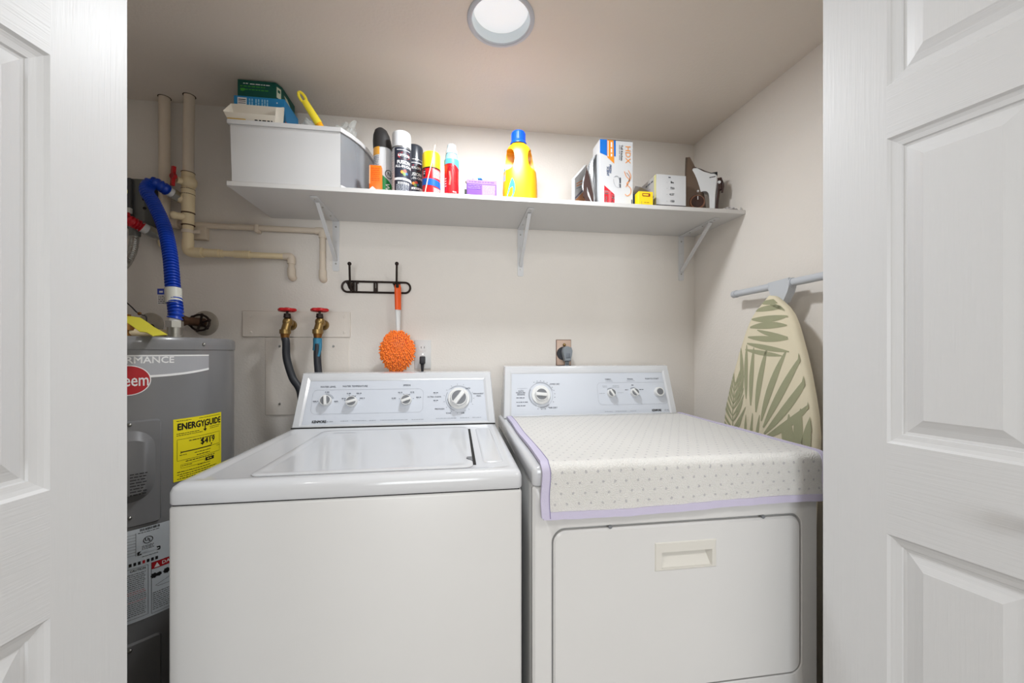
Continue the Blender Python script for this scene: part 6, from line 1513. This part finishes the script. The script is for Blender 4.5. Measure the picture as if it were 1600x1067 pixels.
pm.dashes(0.050, 0.064, 0.127, 0.004, lambda x, y: fc(x, y, .0003), INK, 8); pm.poly([(0.058 + 0.006 * math.cos(2 * PI * j / 14), 0.011 + 0.006 * math.sin(2 * PI * j / 14)) for j in range(14)], lambda x, y: fc(x, y, .0005), WHITEI); pm.poly([(0.040, 0.007), (0.050, 0.007), (0.049, 0.012), (0.044, 0.015), (0.041, 0.011)], lambda x, y: fc(x, y, .0005), WHITEI); pm.dashes(0.068, 0.088, 0.010, 0.004, lambda x, y: fc(x, y, .0005), WHITEI, 2)
fl_ = plane_fn((x0, y1, SZ), (0, -1, 0), (0, 0, 1)); dl = y1 - y0
pm.rect(0.0, dl, 0.0, 0.018, fl_, CH); pm.rect(0.0, dl, 0.018, hB - .001, fl_, GRC); pm.rect(dl - 0.016, dl, 0.018, hB - .001, lambda x, y: fl_(x, y, .0003), mat('pale_yellow_print', (216, 210, 150), 0.5)); pm.rect(dl * .25, dl * .62, 0.04, 0.10, lambda x, y: fl_(x, y, .0003), mat('mauve_print', (158, 150, 160), 0.5)); pm.dashes(dl * .3, dl * .8, 0.12, 0.006, lambda x, y: fl_(x, y, .0004), INK, 3)
pm.build('print', o, 0)

# steam iron standing on its heel
ic = Vector((0.955, 1.502, SZ)); ia = R(-36)
o = thing('steam_iron', ic, 'brown and white steam iron standing on its heel by the right wall', 'iron', rz=ia)
IBR = mat('iron_brown', (110, 92, 78), 0.35, coat=0.2); IDK = mat('iron_dark_brown', (66, 46, 42), 0.3); IWH = mat('iron_white', (222, 224, 226), 0.3)
def half_w(z): 
    f_ = z / 0.262
    return 0.062 * max(0.0, 1 - f_ ** 1.9) ** 0.85 + 0.0015
zs_ = [0.0, 0.03, 0.06, 0.09, 0.12, 0.15, 0.18, 0.205, 0.225, 0.24, 0.252, 0.261]
# local: x = from soleplate (0) towards the handle, y = across
L = [[Vector((-0.008, -half_w(z) - 0.002, z)), Vector((-0.002, -half_w(z) - 0.002, z)), Vector((-0.002, half_w(z) + 0.002, z)), Vector((-0.008, half_w(z) + 0.002, z))] for z in zs_]
MB().ring(L, mat('soleplate_metal', (120, 108, 98), 0.3, metal=0.8)).build('soleplate', o, 30, local=True)
L = []
for z in zs_:
    hw_ = half_w(z); dp = 0.066 * (1 - (z / 0.27) ** 2.0) + 0.006
    L.append([Vector((-0.002 + dp * (1 - abs(math.cos(t)) ** 1.7) if k not in (0, 12) else -0.002, -hw_ * math.cos(t), z)) for k, t in enumerate([PI * k / 12 for k in range(13)])])
MB().ring(L, IBR).build('body', o, 40, local=True)
hp_ = [(0.010, 0.196), (0.022, 0.206), (0.036, 0.203), (0.060, 0.184), (0.086, 0.170), (0.100, 0.167), (0.108, 0.158), (0.110, 0.140), (0.104, 0.08), (0.100, 0.0), (0.080, 0.0), (0.083, 0.06), (0.080, 0.088), (0.072, 0.099), (0.058, 0.102), (0.044, 0.100), (0.034, 0.112), (0.022, 0.150)]
MB().ring([[Vector((p[0] if s_ < 1 else p[0], y_, p[1])) for p in hp_] if s_ == 1 else [Vector((0.058 + (p[0] - 0.058) * 0.93, y_, 0.11 + (p[1] - 0.11) * 0.96)) if 0.003 < p[1] else Vector((0.090 + (p[0] - 0.090) * 0.8, y_, 0.0)) for p in hp_] for y_, s_ in ((-0.019, 0), (-0.015, 1), (0.015, 1), (0.019, 0))], IWH).build('handle', o, 40, local=True)
MB().tube([(0.030, 0, 0.2045), (0.046, 0, 0.197), (0.064, 0, 0.184), (0.086, 0, 0.1715)], 0.008, IDK, 10, 5, rf=lambda f, a, i: (0.0105, 0.006), flat=(0, 1, 0)).build('top_inlay', o, 50, local=True)
MB().tube([(0.112, 0, 0.128), (0.112, 0, 0.11), (0.107, 0, 0.06), (0.103, 0, 0.009)], 0.01, IDK, 12, 6, rf=lambda f, a, i: (0.0125, 0.0085), flat=(0, 1, 0)).build('grip', o, 50, local=True)
MB().box(0.012, 0.034, -0.016, 0.016, 0.203, 0.209, IDK, 0.003).build('steam_button', o, local=True)
MB().box(0.084, 0.110, -0.017, 0.017, 0.166, 0.172, BLACK, 0.002).box(0.080, 0.104, -0.0195, 0.0195, 0.150, 0.155, BLACK, 0.002).build('trim_band', o, local=True)
MB().box(0.106, 0.126, -0.010, 0.010, 0.100, 0.150, IDK, 0.004).cyl((0.116, -0.009, 0.130), (0.116, -0.012, 0.130), 0.006, IWH).tube([(0.122, 0, 0.145), (0.130, -0.002, 0.12), (0.126, -0.004, 0.09)], 0.004, IDK, 8).build('cord_guard', o, local=True)
dM = Matrix.Translation((0.036, -0.040, 0.052)) @ Vector((0.30, -0.95, 0.06)).to_track_quat('Z', 'Y').to_matrix().to_4x4()
dl_ = MB().lathe([(0.030, -0.01), (0.030, 0.006), (0.027, 0.010), (0.024, 0.010)], mat('copper_ring', (176, 130, 108), 0.3, metal=0.6), n=32, M=dM).lathe([(0.024, 0.005), (0.023, 0.014), (0.0, 0.016)], IDK, n=32, M=dM, cap=False)
dl_.box(-0.0015, 0.0015, 0.006, 0.02, 0.014, 0.0165, IWH, M=dM); dl_.build('temperature_dial', o, local=True)
MB().sphere((0.040, -0.040, 0.098), 0.005, IWH, 10).build('spray_knob', o, local=True)
mb = crumple((1.067, 1.40, SZ + 0.010), (0.030, 0.018, 0.0085), mat('grey_foil', (200, 197, 197), 0.4, metal=0.2), 6.0, 0.5, 3.0, 3)
for v in mb.v: v.z = max(v.z, SZ + 0.0005)
single(mb, 'foil_scrap', (1.067, 1.40, SZ), 'small crumpled grey wrapper near the shelf end by the iron', 'wrapper')
mb = MB().prism([(1.096, 1.374, SZ + 0.0005), (1.108, 1.376, SZ + 0.0005), (1.100, 1.378, SZ + 0.017)], (0.002, 0.006, 0), PLASTW)
single(mb, 'paper_scrap', (1.10, 1.376, SZ), 'tiny white pointed scrap at the right tip of the shelf', 'scrap')
